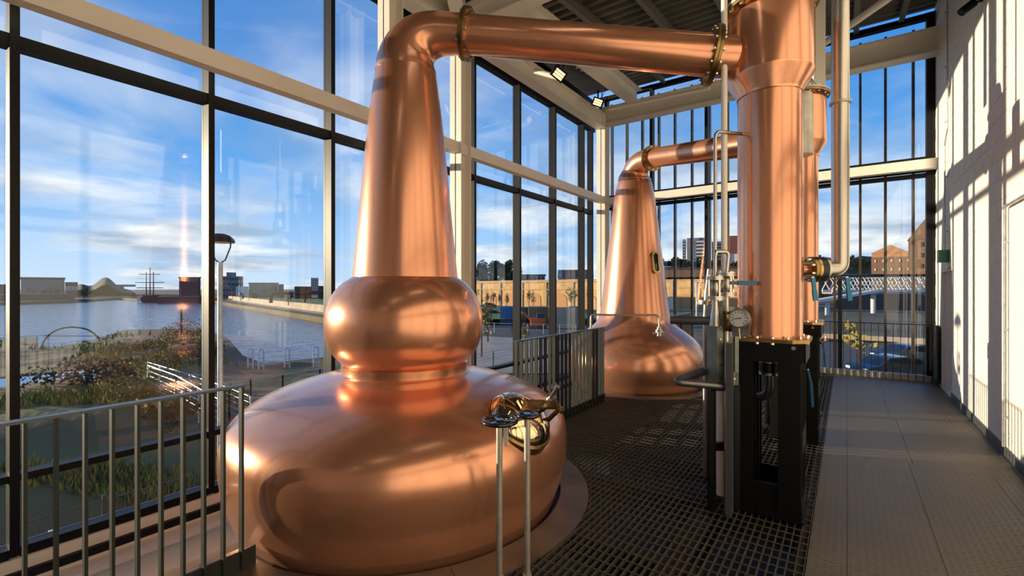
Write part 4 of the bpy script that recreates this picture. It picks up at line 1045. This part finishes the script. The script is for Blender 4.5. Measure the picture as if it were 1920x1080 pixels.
rng = random.Random(31); k = [MB(), MB()]
for i in range(9000):
    u, v = rng.uniform(-40,470), rng.uniform(632,980)
    if u < 150 and 672 < v < 790: continue          # bare mud round the puddle
    p = on_z(u, v, ZG+.2)
    if noise.noise((p.x*.22,p.y*.22,9)) < -.02 + .25*rng.random() or sdist(p.x,p.y) < .8 or p.x > -8.4 or math.hypot((p.x-PUD.x)/3,(p.y-PUD.y)/3.7) < 1.35: continue
    p.z = ground_h(p.x,p.y)-.02; sc_ = .04+.0035*p.length
    for j in range(2):
        d = Vector((rng.uniform(-1,1),rng.uniform(-1,1),0))*sc_; e_ = Vector((rng.uniform(-1,1),rng.uniform(-1,1),0)).normalized()*sc_*.5; h_ = Vector((0,0,sc_*rng.uniform(1.2,3)))
        k[rng.random() < .45].add([p+d-e_, p+d+e_, p+d*2+h_], [(0,1,2)])
for q, mt, lb in ((k[0],'leaf','short green grass tufts scattered over the earth bank'), (k[1],'leaf_yellow','dry yellow grass tufts scattered over the earth bank')):
    o = q.build('grass_tufts', mt, tr, smooth=False); o['label'] = lb; o['kind'] = 'stuff'
# ---- view between the stills: viaduct, verge, yard
def strip(name, label, pts, z, mt): return tag(MB().add([on_z(u,v,z) for u,v in pts], [(0,1,2,3)]).build(name, mt, smooth=False), label, kind='structure')
strip('lawn', 'sunlit grass verge in front of the stone viaduct', [(860,581),(1420,584),(1420,573),(860,572)], ZG+.10, 'grass')
strip('road', 'grey asphalt yard beyond the building', [(870,640),(1150,640),(1150,584),(870,583)], ZG+.05, 'asphalt')
strip('paving', 'pale paved forecourt outside the middle window', [(860,700),(1130,700),(1130,642),(860,628)], ZG+.06, 'paving')
def viaduct(label, u0, u1, vt, vb, t_, arches, rz=-.2):
    pa = at(u0, vb, t_); r1 = ray(u1, vb); ex = Vector((math.cos(rz), math.sin(rz)))
    # walk along the wall's own direction until it crosses the sight line on the right
    wd = (pa.y*r1.x - pa.x*r1.y) / (ex.x*r1.y - ex.y*r1.x); h_ = (vb-vt)/F*t_
    base = Vector((pa.x + ex.x*wd/2, pa.y + ex.y*wd/2, ZG))
    t = thing('viaduct', label, 'viaduct', base, rz)
    MB().bx(-wd/2, wd/2, 0, 6, -1.5, h_).build('wall','stone',t,local=True,smooth=False)
    MB().bx(-wd/2, wd/2, -.4, 6.4, h_, h_+.7).build('parapet','stone_trim',t,local=True,smooth=False)
    MB().bx(-wd/2, wd/2, -.25, 0, h_*.70, h_*.74).build('string_course','stone_trim',t,local=True,smooth=False)
    for i in range(arches):
        x = -wd/2 + wd*(i+.5)/arches; r = wd/arches*.30; n = 14; hh = h_*.34
        vs = [(x-r,-.12,0),(x-r,-.12,hh)] + [(x-r*math.cos(math.pi*j/n),-.12,hh+r*.55*math.sin(math.pi*j/n)) for j in range(1,n)] + [(x+r,-.12,hh),(x+r,-.12,0)]
        k = len(vs); vs2 = [(a,.05,c) for a,b,c in vs]
        MB().add(vs+vs2, [tuple(range(k))] + [(j,(j+1)%k,k+(j+1)%k,k+j) for j in range(k)]).build('blind_arch','brick_orange',t,local=True,smooth=False)
    for i in range(arches+1):
        x = -wd/2 + wd*i/arches; MB().bx(x-.5, x+.5, -.3, 0, -1, h_).build('pier','stone_trim',t,local=True,smooth=False)
    for i in range(arches):
        x = -wd/2 + wd*(i+.5)/arches; MB().lathe([(.55,0),(.8,0),(.8,.2),(.55,.2)], 20, Matrix.Translation((x+.25*wd/arches*2,0,h_*.55)) @ Matrix.Rotation(math.pi/2,4,'X')).build('roundel','stone_trim',t,local=True)
viaduct('sunlit amber stone viaduct seen between the two stills', 868, 1130, 535, 574, 150, 6)
viaduct('amber stone viaduct seen between the far still and the condenser', 1215, 1420, 530, 578, 135, 4)
bld('house','small pale gabled house above the viaduct wall', 916, 934, 535, 545, 172, 6, 'bwhite', roof=('front',1.6,'slate'))
bld('station','dark low station building on the viaduct', 940, 962, 529, 545, 172, 8, 'bdark')
bld('office_block','grey flats above the viaduct in the middle window', 976, 1022, 517, 545, 172, 10, 'bgrey', win=(3,6,(.5,.5),'bdark'), roof=('flat',.5,'slate'))
bld('terrace_house','long tan house with dark roof near the corner column', 1046, 1112, 521, 540, 160, 10, 'brick_orange', win=(2,9,(.5,.45),'bdark'), roof=('gable',3,'slate'))
for i, (u, vt, wp) in enumerate(((908,487,36),(930,484,40),(952,488,36),(975,500,20))):
    tree(['dark tall tree left of the group behind the viaduct','tallest dark tree of the group behind the viaduct','dark tall tree right of the group behind the viaduct','smaller dark tree beside the tall group'][i], u, vt, 548, 195, wp, 'leaf_dark', 900, random.Random(60+i), group='dark trees behind the viaduct')
for i, u in enumerate((893, 914, 925, 937, 950, 992, 1000, 1072, 1104)):
    tree('young street tree in front of the amber viaduct, %s' % ['leftmost of the row','second from the left','third from the left','fourth from the left, yellowish','beside the black mullion','in the middle window','right one in the middle window','broad green one near the corner','half hidden by the corner column'][i], u, 543-(6 if u == 1072 else 0), 575, 108, 11 if u != 1072 else 22, 'leaf' if i % 2 else 'leaf_yellow', 260, random.Random(80+i), group='street trees by the viaduct')
bld('shipping_container','blue steel container standing in the yard', 938, 976, 575, 594, 66, 2.4, 'cont_blue', cat='container')
bld('shipping_container','navy container right of the blue container', 978, 990, 577, 596, 66, 2.4, 'bdark', cat='container')
bld('skip','dark brown skip beside the navy container', 992, 1028, 576, 600, 64, 4, 'brick_brown', cat='container')
bld('hoarding','pale timber hoarding at the yard edge', 1030, 1086, 576, 604, 60, .2, 'paving', cat='fence')
orail('galvanised railing across the yard in the middle window', [gp(895,622), gp(960,625), gp(1080,628)], n=3)
orail('galvanised stair railing at the foot of the middle window', [gp(890,700), gp(925,690), gp(965,683)], n=5)
t = thing('excavator', 'orange digger parked in the yard', 'digger', at(1008,618,60), TH)
MB().bx(-1.1,1.1,-.6,.6,0,.5).build('tracks','tyre',t,local=True,smooth=False); MB().bx(-.9,.9,-.6,.6,.5,1.5).build('body','cone',t,local=True,smooth=False); MB().bx(-.1,.8,-.5,.5,1.5,2.1).build('cab','bdark',t,local=True,smooth=False)
MB().tube(rbend([(-.8,0,1.2),(-2.0,0,2.3),(-2.6,0,.4)],.3),.13,8).build('arm','cone',t,local=True)
def car(label, p, rz, mt, s_=1.0):
    t = thing('car', label, 'car', p, rz)
    prof = [(-2.1,.35),(-2.12,.70),(-1.95,.86),(-1.45,.93),(-.75,1.36),(.25,1.42),(1.05,1.32),(1.75,.98),(2.1,.90),(2.15,.4),(2.0,.28),(-1.95,.28)]
    n = len(prof); vs = []
    for y, sc in ((-.85,1),(-.78,1),(.78,1),(.85,1)):
        for x, z in prof:
            inset = .12 if z > 1.0 else 0
            yy = math.copysign(abs(y)-inset, y) * s_
            vs.append((x*s_, yy, z*s_))
    fs = [(i*n+j, i*n+(j+1)%n, (i+1)*n+(j+1)%n, (i+1)*n+j) for i in range(3) for j in range(n)] + [tuple(range(n-1,-1,-1)), tuple(range(3*n,4*n))]
    MB().add(vs, fs).build('body', mt, t, local=True)
    for sd_ in (-1,1): MB().add([(x*s_, sd_*.80*s_, z*s_) for x,z in ((-1.2,.96),(-.7,1.30),(.25,1.36),(.95,1.27),(1.35,.99))], [(0,1,2,3,4)]).build('side_window','dark_glass',t,local=True,smooth=False)
    MB().add([(-1.42*s_,-.7*s_,.96*s_),(-1.42*s_,.7*s_,.96*s_),(-.80*s_,.62*s_,1.36*s_),(-.80*s_,-.62*s_,1.36*s_)], [(0,1,2,3)]).build('windscreen','dark_glass',t,local=True,smooth=False)
    for x in (-1.35,1.35):
        for y in (-.78,.78):
            wh = MB().cyl((x*s_,(y-.1)*s_,.32*s_),(x*s_,(y+.1)*s_,.32*s_),.32*s_,n=18).build('wheel','tyre',t,local=True)
            MB().cyl((x*s_,(y-.105)*s_,.32*s_),(x*s_,(y+.105)*s_,.32*s_),.19*s_,n=14).build('hub','car_silver',wh,local=True)
    for y in (-.6,.6): MB().box((-2.08*s_,y*s_,.68*s_),(.10*s_,.34*s_,.14*s_)).build('headlamp','bwhite',t,local=True,smooth=False)
    return t
car('dark car nearest the far end windows', on_z(1672,712,ZG) , TH+.05, 'car_dark')
car('black car parked behind the nearest dark car', on_z(1705,684,ZG), TH+.05, 'car_dark')
car('dark car parked by the bare trees in the yard', on_z(918,597,ZG), TH+.5, 'car_dark')
car('blue grey car at the left of the yard', on_z(908,590,ZG), TH+.4, 'car_dark')
car('red car on the road below the viaduct', on_z(916,578,ZG), TH, 'car_red')
car('silver car on the road below the viaduct', on_z(1074,586,ZG), TH, 'car_silver')
bld('van','white van parked by the viaduct beyond the far still', 1244, 1262, 558, 573, 112, 2.2, 'bwhite', cat='van')
for i, (u, v) in enumerate(((903,640),(915,612),(985,640))):
    tree(['bare young tree left in the middle window','leafless sapling by the parked cars','thin sapling beside the digger'][i], u, v-75+(i*18), v+20, 30, 44-i*10, 'leaf_yellow', 110, random.Random(100+i), group='thin saplings in the yard')

# ---- view through the far end windows
strip('road', 'asphalt road below the far end windows', [(1480,720),(1800,735),(1800,648),(1440,640)], ZG+.05, 'asphalt')
strip('lawn', 'bright grass patch in front of the amber viaduct', [(1225,602),(1420,606),(1420,590),(1225,587)], ZG+.14, 'grass')
strip('lawn', 'rough grass verge beyond the road', [(1440,634),(1800,645),(1800,612),(1440,604)], ZG+.10, 'land')
bld('retaining_wall','low stone kerb wall beyond the road', 1440, 1780, 629, 640, 46, .5, 'paving', cat='wall')
def hill(label, u0, u1, vb, t_, tops, mt='leaf_dark'):
    k = MB(); vs = []; n = 24
    for i in range(n+1):
        u = u0+(u1-u0)*i/n; f_ = i/n*(len(tops)-1); j = min(int(f_), len(tops)-2); v = tops[j]+(tops[j+1]-tops[j])*(f_-j) + 2*math.sin(i*2.1)
        p = at(u,vb,t_); q = at(u,(v*.6+vb*.4),t_*1.06); r = at(u,v,t_*1.15); vs += [p, q, r]
    k.add(vs, [(i*3+j,(i+1)*3+j,(i+1)*3+j+1,i*3+j+1) for i in range(n) for j in range(2)]); tag(k.build('hill', mt), label, kind='structure')
hill('dark wooded hill below the tower blocks', 1200, 1540, 545, 230, [500,488,486,488,490,486,480,478])
hill('dark wooded slope behind the lattice bridge', 1520, 1800, 560, 190, [482,484,480,476,470,470])
rng = random.Random(9)
for i, u in enumerate((1238,1262,1280,1300,1318,1340,1378,1398,1545,1558,1600,1625)):
    tree('wooded hill tree, %s' % ['beside the far still','left of the first mullion gap','under the tower block','below the white panelled tower','near the black mullion','behind the riser pipe','right of the riser pipe','next to the condenser','behind the flanged elbow','right of the flanged elbow','left end above the bridge','above the lattice bridge'][i], u, 482+rng.uniform(-3,5), 512, 205, 30, 'leaf_dark', 300, random.Random(120+i), group='trees on the wooded hill')
bld('tower_block','dark slab tower with white panel bands on the hill', 1288, 1322, 446, 494, 240, 14, 'bgrey', win=(1,2,(.2,.9),'bdark'))
bld('tower_block','white banded middle bay of the hilltop tower', 1305, 1320, 450, 490, 234, 3, 'slate', win=(6,1,(.95,.5),'bwhite'))
bld('tower_block','narrow dark end of the hilltop tower', 1280, 1286, 449, 488, 246, 8, 'bdark', win=(7,1,(.4,.4),'bwhite'))
bld('tower_block','red brick tower with pale window bands behind the riser pipe', 1335, 1365, 453, 488, 240, 14, 'brick_red', win=(6,1,(.9,.35),'bwhite'))
bld('tower_block','tall red brick tower beside the condenser', 1364, 1386, 442, 490, 262, 14, 'brick_red')
bld('house','pale low house below the red brick tower', 1366, 1386, 476, 486, 236, 6, 'bwhite')
bld('warehouse','long brown shed on the viaduct below the hill', 1225, 1420, 504, 530, 150, 10, 'brick_brown', roof=('flat',.5,'slate'))
for i, u in enumerate((1245,1306)):
    p = at(u,602,60); t = thing('lamp_post', ['slim pale lamp post left of the first mullion','slim pale lamp post between the far mullions'][i], 'lamp', p); MB().cyl(p, at(u,530 if i else 500,60), .10, n=8).build('post','bwhite',t); h_ = at(u,530 if i else 500,60); MB().bar(h_, h_ + cr*.9, .2, .12).build('head','galv',t,smooth=False)
# lattice bridge
t = thing('lattice_bridge', 'white lattice girder footbridge beyond the road', 'bridge', at(1640,600,95), TH)
x0, x1 = (1560-1640)/F*95, (1790-1640)/F*95
zb_, zt2 = (600-543)/F*95, (600-517)/F*95
for y in (0,3):
    MB().bx(x0,x1,y-.15,y+.15,zb_-.5,zb_).build('bottom_chord','bwhite',t,local=True,smooth=False); MB().bx(x0,x1,y-.15,y+.15,zt2,zt2+.35).build('top_chord','cont_blue',t,local=True,smooth=False)
    n = 16
    for i in range(n):
        a, b = x0+(x1-x0)*i/n, x0+(x1-x0)*(i+1)/n
        MB().bar((a,y-.05,zb_),(b,y-.05,zt2),.12,.22,(0,1,0)).build('lattice_bar','bwhite',t,local=True,smooth=False); MB().bar((a,y+.05,zt2),(b,y+.05,zb_),.12,.22,(0,1,0)).build('lattice_bar','bwhite',t,local=True,smooth=False)
MB().bx(x0,x1,-.1,3.1,zb_-.9,zb_-.5).build('deck','bgrey',t,local=True,smooth=False)
for u in (1648,1760): x = (u-1640)/F*95; MB().cyl((x,1.5,-3),(x,1.5,zb_-.9),.45,n=12).build('pier','bwhite',t,local=True)
t = thing('bridge_ramp', 'pale sloping footbridge ramp left of the lattice bridge', 'bridge', at(1560,600,90), TH)
MB().bar(((1500-1560)/F*90,0,3.2),((1640-1560)/F*90,0,5.6),2.0,.5).build('deck','bwhite',t,local=True,smooth=False)
for u in (1549,1553): x = (u-1560)/F*90; MB().cyl((x,0,-2),(x,0,4.0),.2,n=8).build('pier','bwhite',t,local=True)
bld('tenement','brown brick tenement with white windows above the bridge', 1632, 1742, 481, 530, 150, 14, 'brick_brown', win=(3,7,(.18,.30),'bwhite'))
bld('tenement','orange gable end rising over the brown tenement', 1634, 1704, 474, 484, 172, 10, 'brick_orange', roof=('front',3.0,'brick_orange'))
bld('tenement','tall shaded gabled tenement at the right edge of the glazing', 1702, 1790, 448, 530, 120, 14, 'brick_brown', win=(4,5,(.25,.4),'bdark'), roof=('front',7,'brick_brown'))
bld('retaining_wall','dark embankment under the lattice bridge', 1560, 1790, 545, 585, 110, 3, 'slate', cat='wall')
orail('pale site fence beyond the rough verge', [gp(1530,592), gp(1640,594), gp(1760,596)], n=3, posts=4)
for i, (u, v) in enumerate(((1537,641),(1549,639))):
    p = on_z(u, v, ZG+.05); t = thing('traffic_cone', ['left orange traffic cone on the road','right orange traffic cone on the road'][i], 'cone', p)
    MB().lathe([(.001,.0),(.2,.0),(.2,.04),(.15,.05),(.03,.7),(.001,.7)], 16, Matrix.Translation(p)).build('cone','cone',t); MB().lathe([(.105,.28),(.11,.28),(.075,.46),(.07,.46)], 16, Matrix.Translation(p)).build('band','bwhite',t)
tree('thin leafy sapling just outside the far end windows', 1612, 590, 690, 26, 70, 'leaf_yellow', 60, random.Random(200))
